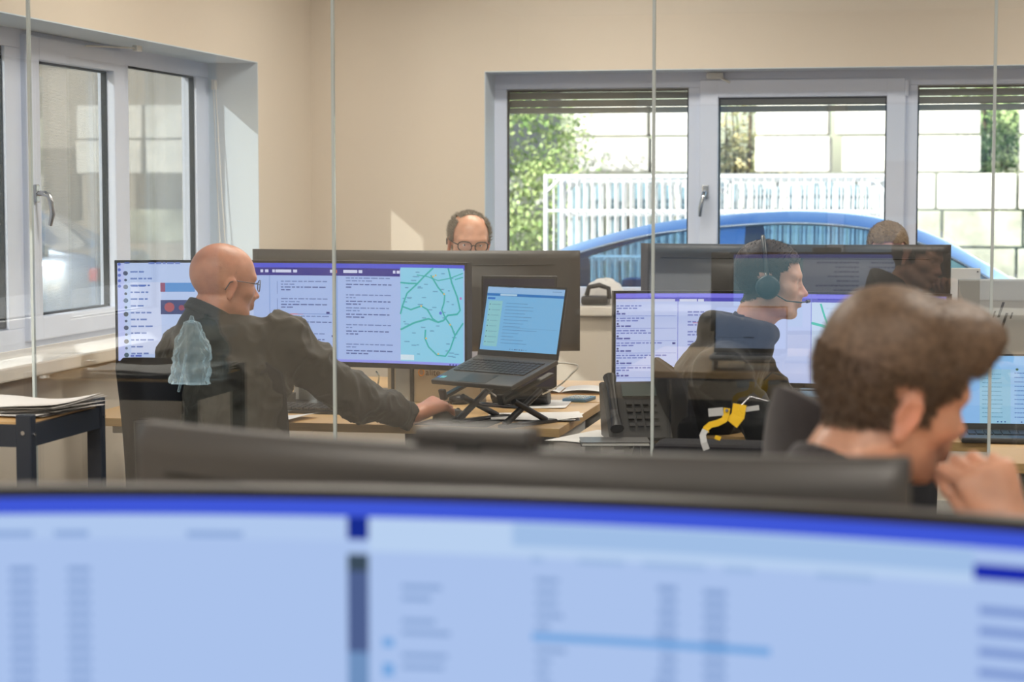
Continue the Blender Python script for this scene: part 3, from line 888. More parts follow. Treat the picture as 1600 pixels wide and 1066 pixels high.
def curved_monitor(name, label, w_, h_, rad, loc, rz, base_z, content, bg=(170, 195, 240), back='dgrey', thick=0.055, group=None, brand=None, sdx=0.0, bez=0.009, desk_z=0.74, seam=True, bulge=0.045, emit=True):
    """local frame: chord along x, the viewer sits at -y, centre of the housing at the origin, z up from base_z"""
    t = thing(name, label, 'monitor', loc, rz, group)
    def P(u, v, off):
        s = (u - .5) * w_; a = s / rad
        return Vector(((rad - off) * math.sin(a), (rad - off) * math.cos(a) - rad, base_z + v * h_))
    b0 = bez / w_; b1 = bez / h_; bb = b1 * 1.9
    # housing: outer shell with thicker middle
    def T(u, v):
        e = max(0, 1 - ((u - .5) / .36) ** 2) * max(0, 1 - ((v - .42) / .40) ** 2)
        edge = min(1, min(u, 1 - u) / .012, min(v, 1 - v) / .03)
        return -(thick * (.55 + .45 * max(edge, 0) ** .5) + bulge * min(1, e * 2.2) ** .7)
    hs = MB()
    hs.grid(lambda u, v: P(u, v, T(u, v)), 60, 24, 0, True)
    nn = 60
    for (fa, fb, n_) in ((lambda k: P(k, 0, -.002), lambda k: P(k, 0, T(k, 0)), nn), (lambda k: P(k, 1, -.002), lambda k: P(k, 1, T(k, 1)), nn),
                         (lambda k: P(0, k, -.002), lambda k: P(0, k, T(0, k)), 12), (lambda k: P(1, k, -.002), lambda k: P(1, k, T(1, k)), 12)):
        hs.grid(lambda a, b: fa(a).lerp(fb(a), b), n_, 1, 0, False)
    hs.build('housing', back, t)
    if seam:
        sm = MB(); sm.tube([P(k / 40, .86, T(k / 40, .86) - .001) for k in range(3, 38)], .0018, 5); sm.build('housing_seam', 'bezel', t)
    bz = MB()
    for (u0, v0, u1, v1) in ((0, 0, 1, bb), (0, 1 - b1, 1, 1), (0, 0, b0, 1), (1 - b0, 0, 1, 1)):
        bz.grid(lambda a, b: P(u0 + (u1 - u0) * a, v0 + (v1 - v0) * b, .0022), 48 if u1 - u0 > .5 else 1, 1, 0, False)
    for (fa, n_) in ((lambda k: (k, 0), nn), (lambda k: (k, 1), nn), (lambda k: (0, k), 8), (lambda k: (1, k), 8)):
        bz.grid(lambda a, b: P(*fa(a), .0022 - .0045 * b), n_, 1, 0, False)
    bz.build('bezel', 'bezel', t)
    def S(u, v, lift): return P(b0 + u * (1 - 2 * b0), bb + v * (1 - bb - b1), .0004 + lift)
    sc_ = MB(); sc_.grid(lambda a, b: S(a, b, 0), 48, 2, 0, True)
    so_ = sc_.build('display', scr(*bg), t, recalc=False)
    if content:
        mb, mats = rects_mesh(content, S); mb.build('display_content', mats, so_, recalc=False)
    if brand:
        br = MB(); 
        r_ = random.Random(5)
        for k in range(7):
            br.grid(lambda a, b: P(.5 + (-3.5 + k + a * .72) * .0052, bb * (.28 + .42 * b), .0032), 1, 1)
        br.build('brand_lettering', mat('white_print', rgb(226, 228, 230), .6), t)
    # stand
    yb = bulge + thick
    st = MB(); st.box((sdx * .5, yb + .012, base_z + h_ * .42), (.11 + abs(sdx), .05, .12), None, 0, .012); st.build('mount', back, t)
    nk = MB(); nk.box((sdx, yb + .045, (base_z + h_ * .5 + desk_z) / 2), (.075, .035, base_z + h_ * .5 - desk_z), None, 0, .008); nk.build('stand_neck', 'alu', t)
    bs = MB(); bs.box((sdx, yb + .0, desk_z + .006), (.30, .24, .012), None, 0, .005); bs.build('stand_base', back, t)
    return t, P

NAVY, BLUE = (38, 40, 140), (74, 84, 214)
INK, GREYINK = (98, 122, 184), (110, 136, 190)

# --- content of the near screen (heavily out of focus)
def content_near():
    r = random.Random(11); L = []
    def U(px): return None
    W0, W1 = -.975, .225
    def u(px): return (at_Y(px, 900, 1.70).x - W0) / (W1 - W0)
    L.append(((64, 88, 214), ('big', 0, .955, 1, 1)))
    a, b = u(540), u(573)
    def v(py): return max(0.0, 1 - (py - 770) / 590.0)
    L.append(((176, 200, 238), ('big', 0, v(835), a, .955)))
    L.append(((24, 44, 142), ('big', a, v(832), b, .955)))
    L.append(((60, 76, 92), ('big', a, v(882), b, v(855))))
    L.append(((78, 96, 142), ('big', a, v(1010), b, v(882))))
    L.append(((110, 144, 190), ('big', a, 0, b, v(1010))))
    c0 = u(1540)
    L.append(((28, 44, 170), ('big', c0, v(842), 1, v(820))))
    L.append(((184, 208, 240), ('big', b, v(850), c0, .955)))
    L.append(((160, 190, 230), ('big', u(800), v(835), c0, .95)))
    for k in range(26):
        y = 880 + k * 18
        L.append(((128, 156, 206), ('r', u(35), v(y + 8), u(70), v(y))))
        L.append(((132, 160, 208), ('r', u(118), v(y + 8), u(152), v(y))))
        L.append(((132, 160, 208), ('r', u(1030 + r.uniform(0, 8)), v(y + 14), u(1065), v(y + 4))))
        L.append(((132, 160, 208), ('r', u(1108), v(y + 16), u(1145), v(y + 6))))
        if k % 3: L.append(((136, 164, 210), ('r', u(625), v(y + 10), u(660 + r.uniform(0, 60)), v(y + 2))))
        L.append(((136, 164, 210), ('r', u(838), v(y + 10), u(858 + r.uniform(0, 30)), v(y + 2))))
    for a_, b_ in ((10, 70), (100, 150), (295, 380)): L.append(((140, 168, 216), ('r', u(a_), v(832), u(b_), v(822))))
    for a_, b_ in ((830, 850), (905, 980), (1010, 1110), (1140, 1190), (1290, 1380)): L.append(((156, 184, 226), ('r', u(a_), v(858), u(b_), v(848))))
    L.append(((112, 164, 222), ('r', u(832), v(980), u(1216), v(968))))
    L.append(((112, 164, 222), ('r', u(595), v(1000), u(612), v(986)))); L.append(((112, 164, 222), ('r', u(595), v(1046), u(612), v(1026))))
    for k in range(14): L.append(((120, 146, 205), ('r', u(1550), v(880 + k * 30 + 12), u(1600) + .02, v(880 + k * 30))))
    return L
mon_near, _ = curved_monitor('curved_monitor', 'huge blurred curved monitor in the foreground with a pale blue window layout', 1.20, .36, 1.75, (-.375, 1.705, 0), 0, .850, content_near(), bg=(170, 194, 236), thick=.05, bulge=.03, desk_z=.74, sdx=.26)

# --- middle monitor: back towards the camera
def content_mid():
    r = random.Random(4); L = []
    L.append(((120, 130, 226), ('big', 0, .95, 1, 1)))
    L.append(((205, 218, 244), ('big', 0.0, .05, .62, .95))); L.append(((168, 216, 232), ('big', .62, .05, 1, .95)))
    for k in range(14):
        words(L, (120, 140, 190), .03, .88 - k * .06, .28, .02, r); words(L, (120, 140, 190), .33, .88 - k * .06, .58, .02, r, r.uniform(.5, 1))
    return L
mon_mid, _ = curved_monitor('curved_monitor', 'blurred dark back of a curved monitor, between the foreground screen and the glass', .85, .36, 1.15, (-.440, 1.935, 0), R(170), .862, content_mid(), bg=(190, 205, 240), thick=.035, bulge=.03, back='dgrey', sdx=.20)
wc = thing('webcam', 'dark blurred webcam bar clipped on top of the middle monitor', 'webcam', (-.437, 1.935, 1.224), R(-10))
m_ = MB(); m_.box((0, 0, .008), (.125, .04, .020), None, 0, .007); m_.build('body', 'dgrey', wc)
m_ = MB(); m_.cyl((0, .0175, .01), (0, .021, .01), .007, 12); m_.build('lens', 'carglass', wc)
m_ = MB(); m_.box((0, -.018, -.018), (.03, .008, .04), None, 0, .002); m_.build('clip', 'bezel', wc)

# --- bald man's wide monitor
def content_bald():
    r = random.Random(21); L = []
    P0, P1 = 186.0, 724.0
    u = lambda px: (px - P0) / (P1 - P0); v = lambda py: 1 - (py - 418) / (570.0 - 418)
    L.append(((188, 196, 246), ('big', 0, 0, u(196), 1))); L.append(((190, 206, 244), ('big', u(196), 0, u(388), 1)))
    L.append(((168, 190, 240), ('big', u(388), 0, u(618), .99)))
    L.append((BLUE, ('big', u(380), v(426), 1, 1)))
    L.append((NAVY, ('big', u(380), v(437), u(617), v(425))))
    L.append(((146, 150, 240), ('big', u(388), 0, 1, v(566))))
    L.append(((140, 168, 226), ('r', u(412), 0, u(413.5), v(437)))); L.append(((140, 168, 226), ('r', u(516), 0, u(518), v(437))))
    for a, b in ((399, 403), (406, 411), (417, 421), (422, 446), (449, 455), (506, 511), (527, 549), (551, 557), (606, 610), (612, 617)):
        L.append(((214, 218, 246), ('r', u(a), v(432.5), u(b), v(428))))
    L.append(((232, 120, 40), ('r', u(513), v(433), u(517), v(428))))
    y = 446
    for blk in range(4):
        yy = 446 + blk * 27
        L.append(((96, 124, 190), ('r', u(424), v(yy + 20), u(424.7), v(yy))))
        para(L, INK, u(430), v(yy + 1), u(505), r, 2, .010, .030); para(L, (72, 94, 160), u(430), v(yy + 10), u(508), r, 2, .011, .028)
    L.append(((120, 150, 214), ('r', u(413), v(497), u(516), v(496)))); L.append(((240, 120, 100), ('r', u(440), v(497.5), u(464), v(496.3))))
    for (x_, y_) in ((500, 493), (508, 529)): L.append(((30, 40, 130), ('r', u(x_), v(y_ + 3), u(x_ + 5), v(y_))))
    for blk, yy in enumerate((440, 466, 486, 512, 542)):
        para(L, INK, u(531), v(yy + 1), u(606), r, 2, .010, .028); para(L, (72, 94, 160), u(531), v(yy + 11), u(606), r, 2, .012, .028)
    # map
    L.append(((138, 208, 238), ('big', u(618), v(566), u(722), v(423))))
    G, G2, T = (40, 176, 176), (60, 190, 170), (96, 160, 200)
    def road(pts, wd=.016, c=G): L.append((c, ('l', [(u(a), v(b)) for a, b in pts], wd, 3.55)))
    road([(618, 494), (622, 480), (629, 462), (645, 448), (657, 436), (672, 423)]); road([(618, 446), (632, 447), (645, 447)])
    road([(645, 434), (662, 436), (680, 442), (700, 438), (722, 430)], .010); road([(668, 434), (680, 452), (691, 464), (690, 475), (686, 486), (692, 498), (703, 512), (708, 524)])
    road([(697, 423), (703, 445), (712, 466), (717, 486), (712, 492), (696, 494), (689, 502), (680, 505), (664, 500), (640, 507), (618, 518)], .018)
    road([(620, 482), (635, 487), (652, 481), (662, 486), (671, 500), (680, 505)]); road([(722, 505), (708, 524), (700, 545), (692, 556), (678, 555), (664, 543), (658, 530), (659, 517)])
    road([(708, 440), (722, 436)], .010); 
    for (a, b) in ((672, 436), (690, 462), (652, 481), (700, 508), (660, 530), (680, 553), (676, 434)): L.append(((226, 190, 110), ('c', u(a), v(b), .010, 3.55)))
    L.append(((80, 110, 220), ('c', u(684), v(491), .016, 3.55))); L.append(((190, 120, 200), ('c', u(718), v(468), .014, 3.55)))
    for k in range(46):
        a, b = r.uniform(621, 712), r.uniform(428, 560); L.append((T, ('r', u(a), v(b + 1.6), u(a + r.uniform(3, 9)), v(b))))
    L.append(((214, 232, 246), ('r', u(618), v(564), u(640), v(556)))); L.append(((60, 80, 120), ('r', u(621), v(561.3), u(628), v(559.5))))
    for k in range(4): L.append(((60, 60, 150), ('c', u(700 + k * 5), v(569), .010, 3.55)))
    # mail page on the left part
    for k in range(5): L.append(((90, 110, 200), ('c', u(189), v(420 + k * 8.5), .016, 3.55)))
    words(L, (70, 90, 160), u(196.5), v(419), u(206), .016, r); words(L, (110, 130, 200), u(232), v(420), u(285), .02, r)
    cols = [(70, 80, 110), (60, 70, 100), (110, 120, 140), (50, 60, 80), (90, 110, 140), (60, 90, 110), (80, 90, 100)]
    for k in range(13):
        yy = 434 + k * 10.6
        L.append((cols[k % 7], ('c', u(198), v(yy), .024 if k % 2 == 0 else .014, 3.55)))
        words(L, (100, 124, 190), u(205), v(yy - 1), u(205 + r.uniform(20, 40)), .016, r)
    L.append(((210, 218, 248), ('big', u(205), v(560), u(250), v(448)))); words(L, (86, 112, 190), u(206), v(455), u(232), .02, r)
    L.append(((150, 80, 110), ('r', u(249), v(463), u(256), v(449)))); L.append(((96, 150, 214), ('r', u(256), v(463), u(300), v(449))))
    L.append(((64, 72, 120), ('r', u(249), v(498), u(330), v(476)))); L.append(((172, 84, 90), ('c', u(262), v(487), .05, 3.55))); L.append(((150, 70, 90), ('c', u(280), v(488), .03, 3.55)))
    words(L, (80, 100, 190), u(204), v(564), u(226), .018, r)
    return L
a = at_depth(180, 490, 6.93); b = at_depth(730, 495, 6.70)
cen = (a + b) / 2; rz = math.atan2(b.y - a.y, b.x - a.x)
chord = math.hypot(b.x - a.x, b.y - a.y)
RB = 1.8; arc = 2 * RB * math.asin(chord / 2 / RB); sag = RB * (1 - math.cos(arc / 2 / RB))
off = Vector((-math.sin(rz), math.cos(rz), 0)) * sag
DZ = 0.74
z1 = at_depth(455, 407.5, 6.88).z; z0 = at_depth(640, 578, 6.78).z
curved_monitor('curved_monitor', 'lit curved wide monitor with mail list and road map, in front of the bald man', arc, z1 - z0, RB, (cen.x + off.x, cen.y + off.y, 0), rz, z0, content_bald(), bg=(172, 194, 240), back='bezel', brand=False, bulge=.04)

# --- headset man's wide monitor
def content_headset():
    r = random.Random(31); L = []
    P0, P1 = 963.0, 1476.0
    u = lambda px: (px - P0) / (P1 - P0); v = lambda py: 1 - (py - 457) / (600.0 - 457)
    L.append(((196, 206, 246), ('big', 0, 0, u(1060), 1))); L.append(((196, 206, 246), ('big', u(1060), 0, u(1268), 1))); L.append(((204, 220, 246), ('big', u(1268), 0, 1, 1)))
    L.append(((130, 124, 236), ('big', 0, v(464), 1, 1))); L.append(((90, 86, 190), ('big', 0, v(470), 1, v(464))))
    L.append(((206, 208, 240), ('r', u(963), v(470), u(1056), v(466)))); L.append(((220, 222, 244), ('r', u(1063), v(470), u(1090), v(466)))); L.append(((220, 222, 244), ('r', u(1092), v(470), u(1101), v(466))))
    L.append(((120, 126, 220), ('r', u(1060), 0, u(1061), 1))); L.append(((120, 126, 220), ('r', u(1267), 0, u(1268), 1)))
    y = 476
    while y < 596:
        words(L, (110, 124, 200), u(964), v(y + 2), u(1054), .014, r, r.uniform(.5, 1)); words(L, (110, 124, 200), u(964), v(y + 6), u(1050), .014, r, r.uniform(.3, .9))
        L.append(((70, 74, 130), ('c', u(966), v(y + 10), .012, 3.4)))
        words(L, (84, 90, 165), u(964), v(y + 15), u(990), .018, r); L.append(((120, 136, 214), ('r', u(963), v(y + 17.6), u(1058), v(y + 17))))
        y += 20
    for k in range(6):
        yy = 488 + k * 16; words(L, (120, 130, 200), u(1076), v(yy), u(1130), .016, r); words(L, (120, 130, 200), u(1076), v(yy + 5), u(1200), .016, r)
    L.append(((226, 110, 130), ('r', u(1084), v(505), u(1110), v(504.2)))); L.append(((60, 60, 140), ('r', u(1052), v(539), u(1057), v(536))))
    G = (70, 196, 176)
    L.append(((198, 226, 240), ('big', u(1270), v(596), 1, v(474))))
    def road(pts, wd=.02): L.append((G, ('l', [(u(a), v(b)) for a, b in pts], wd, 3.4)))
    road([(1282, 472), (1288, 492), (1296, 512), (1310, 530)]); road([(1268, 503), (1284, 507), (1300, 512), (1330, 508)], .03); road([(1330, 474), (1340, 500), (1360, 540), (1372, 590)]); road([(1360, 540), (1400, 520), (1450, 500), (1476, 470)])
    return L
a = at_depth(958, 530, 7.22); b = at_depth(1482, 530, 6.98)
cen = (a + b) / 2; rz = math.atan2(b.y - a.y, b.x - a.x); chord = math.hypot(b.x - a.x, b.y - a.y)
arc = 2 * RB * math.asin(chord / 2 / RB); sag = RB * (1 - math.cos(arc / 2 / RB)); off = Vector((-math.sin(rz), math.cos(rz), 0)) * sag
z1 = at_depth(1000, 455, 7.2).z; z0 = at_depth(1000, 606, 7.2).z
curved_monitor('curved_monitor', 'lit curved wide monitor with purple header, behind the man with the headset', arc, z1 - z0, RB, (cen.x + off.x, cen.y + off.y, 0), rz, z0, content_headset(), bg=(196, 206, 246), back='bezel', brand=True, bulge=.04)

# --- two wide monitors seen from behind, in the far row
def back_monitor(pl, pr, dl, dr, yt, yb, label, group=None):
    a = at_depth(pl, 450, dl); b = at_depth(pr, 450, dr)
    cen = (a + b) / 2; rz = math.atan2(b.y - a.y, b.x - a.x); chord = math.hypot(b.x - a.x, b.y - a.y)
    arc = 2 * RB * math.asin(chord / 2 / RB); sag = RB * (1 - math.cos(arc / 2 / RB)); off = Vector((math.sin(rz), -math.cos(rz), 0)) * sag
    dm = (dl + dr) / 2; z1 = at_depth((pl + pr) / 2, yt, dm).z; z0 = at_depth((pl + pr) / 2, yb, dm).z
    return curved_monitor('curved_monitor', label, arc, z1 - z0, RB, (cen.x + off.x, cen.y + off.y, 0), rz + PI, z0, [(((90, 90, 210)), ('big', 0, .92, 1, 1))], bg=(190, 205, 240), thick=.028, bulge=.02, back='dgrey')
back_monitor(399, 905, 7.62, 7.40, 390, 545, 'dark curved monitor seen from behind, below the man with black glasses')
back_monitor(1004, 1483, 7.80, 7.58, 381, 535, 'dark grey curved monitor seen from behind, beyond the man with the headset')

# --- flat silver monitor on the right, seen from behind
p0 = at_depth(1497, 436, 7.0); p1 = at_depth(1497, 590, 7.0)
t = thing('flat_monitor', 'silver grey flat monitor seen from behind with a round slanted-stroke emblem', 'monitor', (p0.x + .305, p0.y + .02, 0), R(2))
m_ = MB(); m_.box((0, 0, (p0.z + p1.z) / 2), (.61, .03, p0.z - p1.z), None, 0, .006); m_.box((0, .008, (p0.z + p1.z) / 2), (.58, .04, (p0.z - p1.z) * .8), None, 0, .006); m_.build('housing', 'silverp', t)
m_ = MB(); m_.box((0, .030, (p0.z + p1.z) / 2), (.59, .002, (p0.z - p1.z) - .02)); m_.build('display', scr(170, 195, 240), t)
e = at_depth(1566, 492, 7.0); ex, ez = e.x - t.location.x, e.z
m_ = MB()
sl = .010
def stroke(x, za, zb, wd=.0045): m_.add([(ex + x + za * .32 - wd, -.0162, ez + za), (ex + x + za * .32 + wd, -.0162, ez + za), (ex + x + zb * .32 + wd, -.0162, ez + zb), (ex + x + zb * .32 - wd, -.0162, ez + zb)], [(0, 1, 2, 3)])
stroke(-.012, -.008, .045); stroke(-.030, -.010, .014, .003); stroke(.012, -.045, .008); stroke(.030, -.012, .010, .003)
m_.build('emblem', 'bezel', t)
m_ = MB(); m_.box((0, .03, .95), (.06, .03, .42), None, 0, .008); m_.box((0, .03, .746), (.24, .2, .012), None, 0, .004); m_.build('stand', 'silverp', t)
# white divider panel beside it
q0 = at_depth(1486, 419, 7.3); q1 = at_depth(1530, 545, 7.3)
t = thing('divider_panel', 'white upright panel with one screw, left of the silver monitor', 'panel', ((q0.x + q1.x) / 2, q0.y, DZ))
m_ = MB(); m_.span((-(q1.x - q0.x) / 2, -.01, 0), ((q1.x - q0.x) / 2, .01, q0.z - DZ), bev=.003); m_.build('board', 'whitel', t)
m_ = MB(); m_.cyl(((q1.x - q0.x) / 2 - .01, -.0105, q0.z - DZ - .012), ((q1.x - q0.x) / 2 - .01, -.013, q0.z - DZ - .012), .003, 10); m_.build('screw', 'dgrey', t)
m_ = MB(); m_.box((0, 0, .004), (.08, .12, .008), None, 0, .002); m_.build('foot', 'whitel', t)

# ------------------------------------------------------------------ desks
def desk(label, x0, x1, y0, y1, group='oak topped office desks', z=DZ, top='oak', legs='whitel', cpanel=True):
    t = thing('office_desk', label, 'desk', ((x0 + x1) / 2, (y0 + y1) / 2, 0), group=group)
    hw, hd = (x1 - x0) / 2, (y1 - y0) / 2
    m_ = MB(); m_.span((-hw, -hd, z - .028), (hw, hd, z), bev=.0025); m_.build('desk_top', top, t)
    for s in (-1, 1):
        m_ = MB(); m_.box((s * (hw - .12), 0, (z - .08) / 2 + .03), (.07, .09, z - .09), None, 0, .006)
        m_.box((s * (hw - .12), 0, .015), (.08, hd * 1.7, .03), None, 0, .006); m_.box((s * (hw - .12), 0, z - .045), (.05, hd * 1.6, .03), None, 0, .004); m_.build('leg', legs, t)
    m_ = MB(); m_.box((0, 0, z - .05), (2 * hw - .3, .05, .03)); m_.build('crossbar', legs, t)
    if cpanel:
        m_ = MB(); m_.box((hw - .045, 0, z - .15), (.018, hd * 1.5, .24), None, 0, .003); m_.build('side_panel', 'whitel', t)
    return t
c_ = at_Z(874, 670, DZ)
BX1, BY0 = c_.x, c_.y
desk('oak desk with white side panel where the bald man works', BX1 - 1.62, BX1, BY0, BY0 + .80)
desk('oak desk at which the man with black glasses sits', BX1 - 1.62, BX1 + .02, BY0 + .83, BY0 + 1.63)
dB = at_Z(905, 700, DZ)
HX0, HY0 = BX1 + .08, 5.72
desk('oak desk of the man with the headset, strewn with papers at its left end', HX0, HX0 + 1.60, HY0 + .35, HY0 + 1.15)
desk('oak desk beyond the purple-headed screen, by the rear window', HX0 + .05, HX0 + 1.65, HY0 + 1.38, HY0 + 2.18)
q = at_Z(1560, 722, DZ)
desk('oak desk under the open black laptop at the right edge', q.x - .02, q.x + 1.4, q.y - .02, 6.04)
desk('oak desk under the silver monitor seen from behind', HX0 + 1.72, HX0 + 3.0, 6.35, 7.05)
desk('oak desk carrying the huge foreground monitor', -1.25, .55, 1.15, 1.83, z=DZ)
desk('oak desk behind the middle monitor where the young man leans', -1.25, .60, 1.85, 2.52, z=DZ)
desk('white desk added behind the photographer for its bright reflection, by the big window', -2.2, -.2, -2.6, -1.8, top='whitel', group='white desks added for their reflection in the glass')  # unseen desks, added so their sunlit tops reflect as bright lines
desk('white desk added behind the photographer for its bright reflection, on the right', .3, 2.3, -2.6, -1.8, top='whitel', group='white desks added for their reflection in the glass')

# ------------------------------------------------------------------ laptops
def laptop(name, label, loc, rz, tilt, lid, W=.36, D=.245, content=None, bg=(150, 190, 235), body='dgrey', deckcol='dgrey', lidmat=None, badge=False, nk=14):
    """local: keyboard deck in x/y, hinge at +y; tilt raises the hinge side; lid = opening angle from the deck"""
    t = thing(name, label, 'laptop', loc, rz)
    T = Matrix.Rotation(tilt, 3, 'X')
    o = Vector((0, -D / 2, 0))
    def D_(x, y, z): return T @ (Vector((x, y + D / 2, z))) + o
    def dbox(mb, c, d, mi=0, bev=0.0):
        rot = T
        mb.box(D_(*c), d, rot, mi, bev)
    m_ = MB(); dbox(m_, (0, 0, .008), (W, D, .016), 0, .005); deck = m_.build('deck', deckcol, t)
    m_ = MB()
    rows = 6; kw = (W * .88) / nk; kd = .0185
    for r_ in range(rows):
        for k in range(nk):
            if r_ == 0 and 3 < k < 9:
                if k == 6: dbox(m_, (0 + (k - nk / 2 + .5) * kw, D / 2 - .045 - (rows - 1 - r_) * kd, .0172), (kw * 4.8, kd * .86, .003))
                continue
            hgt = kd * (.55 if r_ == rows - 1 else .86)
            dbox(m_, ((k - nk / 2 + .5) * kw, D / 2 - .045 - (rows - 1 - r_) * kd, .0172), (kw * .86, hgt, .003))
    kb = m_.build('keyboard', 'blackp', deck); kb['kind'] = 'stuff'
    m_ = MB(); dbox(m_, (0, -D / 2 + .04, .0163), (.115, .066, .0008), 0); m_.build('touchpad', 'bezel', deck)
    if badge:
        m_ = MB(); dbox(m_, (-W / 2 + .030, -D / 2 + .03, .0164), (.02, .016, .0008)); m_.build('badge', mat('teal_sticker', rgb(110, 200, 214), .3), deck)
        m_ = MB(); dbox(m_, (-W / 2 + .012, -D / 2 + .03, .0164), (.014, .016, .0008)); m_.build('badge', mat('blue_sticker', rgb(60, 90, 170), .3), deck)
    # lid
    LR = T @ Matrix.Rotation(lid, 3, 'X')
    h = D_(0, D / 2 - .004, .014)
    def Lp(x, y, z): return LR @ Vector((x, y, -z)) + h           # x across, y up the lid seen from the hinge (negative direction), z normal
    H = D * 1.0
    m_ = MB(); m_.box(Lp(0, -H / 2, -.003), (W, H, .006), LR, 0, .0025); l = m_.build('lid', lidmat or body, t)
    m_ = MB(); bt = .006; bb = .020
    for (cx, cy, dx_, dy_) in ((0, -H + bt / 2 + .001, W - .004, bt + .002), (0, -bb / 2, W - .004, bb), (-W / 2 + .004, -H / 2, .006, H - .004), (W / 2 - .004, -H / 2, .006, H - .004)):
        m_.box(Lp(cx, cy, .0006), (dx_, dy_, .0014), LR)
    m_.build('bezel', 'bezel', l)
    wI, hI = W - .014, H - bt - bb
    def S(u, v, lift): return Lp(-wI / 2 + u * wI, -bb - v * hI, .0003 + lift)
    m_ = MB(); m_.grid(lambda a, b: S(a, b, 0), 1, 1); m_.build('display', scr(*bg), l, recalc=False)
    if content:
        mb, mats = rects_mesh(content, S); mb.build('display_content', mats, l, recalc=False)
    return t, Lp, D_
def content_lap():
    r = random.Random(8); L = []
    L.append(((150, 190, 232), ('big', 0, .90, 1, 1))); L.append(((30, 116, 190), ('big', 0, .855, 1, .895))); L.append(((20, 110, 200), ('r', .02, .80, .12, .83)))
    L.append(((178, 210, 236), ('r', .18, .86, .40, .89)))
    L.append(((140, 200, 210), ('big', .04, .06, .22, .78)))
    for k in range(8): L.append(((50, 80, 110), ('c', .065, .72 - k * .085, .010, 1.5))); words(L, (90, 140, 170), .09, .715 - k * .085, .2, .008, r)
    for k in range(13):
        words(L, (80, 130, 180), .27, .74 - k * .052, .27 + r.uniform(.12, .45), .009, r)
    L.append(((80, 130, 180), ('r', .26, .36, .97, .363)))
    for k in range(8): words(L, (60, 90, 140), .40 + k * .03, .02, .42 + k * .03, .015, r)
    for k in range(6): L.append(((60, 100, 160), ('c', .86 + k * .02, .95, .008, 1.5)))
    return L
# laptop on the riser: deck left front corner (682,594), right front (873,575..), hinge (745,548)-(878,556)
lc = at_depth(775, 597, 6.42)
lap, LpA, DA = laptop('laptop', 'open dark laptop on a folding riser, right of the bald man\'s screen', (lc.x, lc.y, lc.z - .01), R(-30), R(17), R(-119), W=.345, D=.235, content=content_lap(), bg=(120, 182, 228), badge=True)
# second closed screen peeking out behind it (upright dark tablet)
tp = at_depth(811, 440, 6.95)
t = thing('tablet', 'dark tablet or lid standing upright just behind the open laptop', 'tablet', (tp.x, tp.y, 0), R(4))
m_ = MB(); z1 = at_depth(811, 431, 6.95).z; m_.box((0, 0, (z1 + .80) / 2), (.265, .012, z1 - .80), (R(-3), 0, 0), 0, .005); m_.build('body', 'blackp', t)
m_ = MB(); m_.box((0, -.0075, (z1 + .80) / 2), (.25, .001, z1 - .82), (R(-3), 0, 0)); m_.build('front_panel', mat('dark_violet_display', rgb(44, 42, 66), .15), t)
m_ = MB(); m_.box((0, .05, .77), (.20, .12, .06), (R(-25), 0, 0), 0, .01); m_.build('stand', 'blackp', t)
# riser under the laptop
rb = at_Z(790, 640, DZ)
t = thing('laptop_riser', 'black folding laptop riser with crossed arms on the oak desk', 'laptop stand', (lc.x + .01, lc.y + .02, DZ), R(-30))
zt_ = lc.z - DZ
for s in (-1, 1):
    m_ = MB(); m_.box((s * .10, .02, .006), (.035, .25, .012), None, 0, .004); m_.build('foot', 'blackp', t)
    m_ = MB(); m_.tube([(s * .10, -.09, .012), (s * .105, .075, zt_ * .80)], .011, 8); m_.build('arm', 'blackp', t)
    m_ = MB(); m_.tube([(s * .105, .10, .012), (s * .11, -.06, zt_ * .62)], .010, 8); m_.build('arm', 'blackp', t)
    m_ = MB(); m_.box((s * .125, -.015, zt_ - .012), (.025, .25, .010), (R(17), 0, 0), 0, .003); m_.build('support_rail', 'blackp', t)
    m_ = MB(); m_.box((s * .125, -.135, zt_ - .040), (.025, .012, .035), (R(17), 0, 0), 0, .003); m_.build('front_stop', 'blackp', t)
m_ = MB(); m_.cyl((-.11, .0, zt_ * .42), (.11, .0, zt_ * .42), .007, 10); m_.build('crossbar', 'steel', t)

# laptop at the right edge
def content_lapR():
    r = random.Random(18); L = []
    L.append(((160, 205, 232), ('big', .16, 0, .40, 1))); L.append(((168, 206, 246), ('big', .40, .0, 1, 1))); L.append(((150, 200, 248), ('big', 0, .80, 1, 1)))
    for k in range(11):
        words(L, (96, 150, 180), .18, .72 - k * .063, .34, .010, r)
        words(L, (80, 120, 190), .43, .74 - k * .065, .43 + r.uniform(.15, .5), .012, r)
    L.append(((70, 110, 90), ('c', .45, .80, .018, 1.5)))
    for k in range(9): L.append(((40, 70, 150), ('c', .30 + .028 * k + (.1 if k > 2 else 0), .025, .010, 1.5)))
    return L
q2 = at_Z(1600, 690, DZ)
laptop('laptop', 'open black laptop showing a mail page, at the right edge beside the young man\'s fringe', (q2.x + .012, q2.y + .05, DZ), R(3), 0, R(-103), W=.40, D=.235, content=content_lapR(), bg=(150, 196, 246))
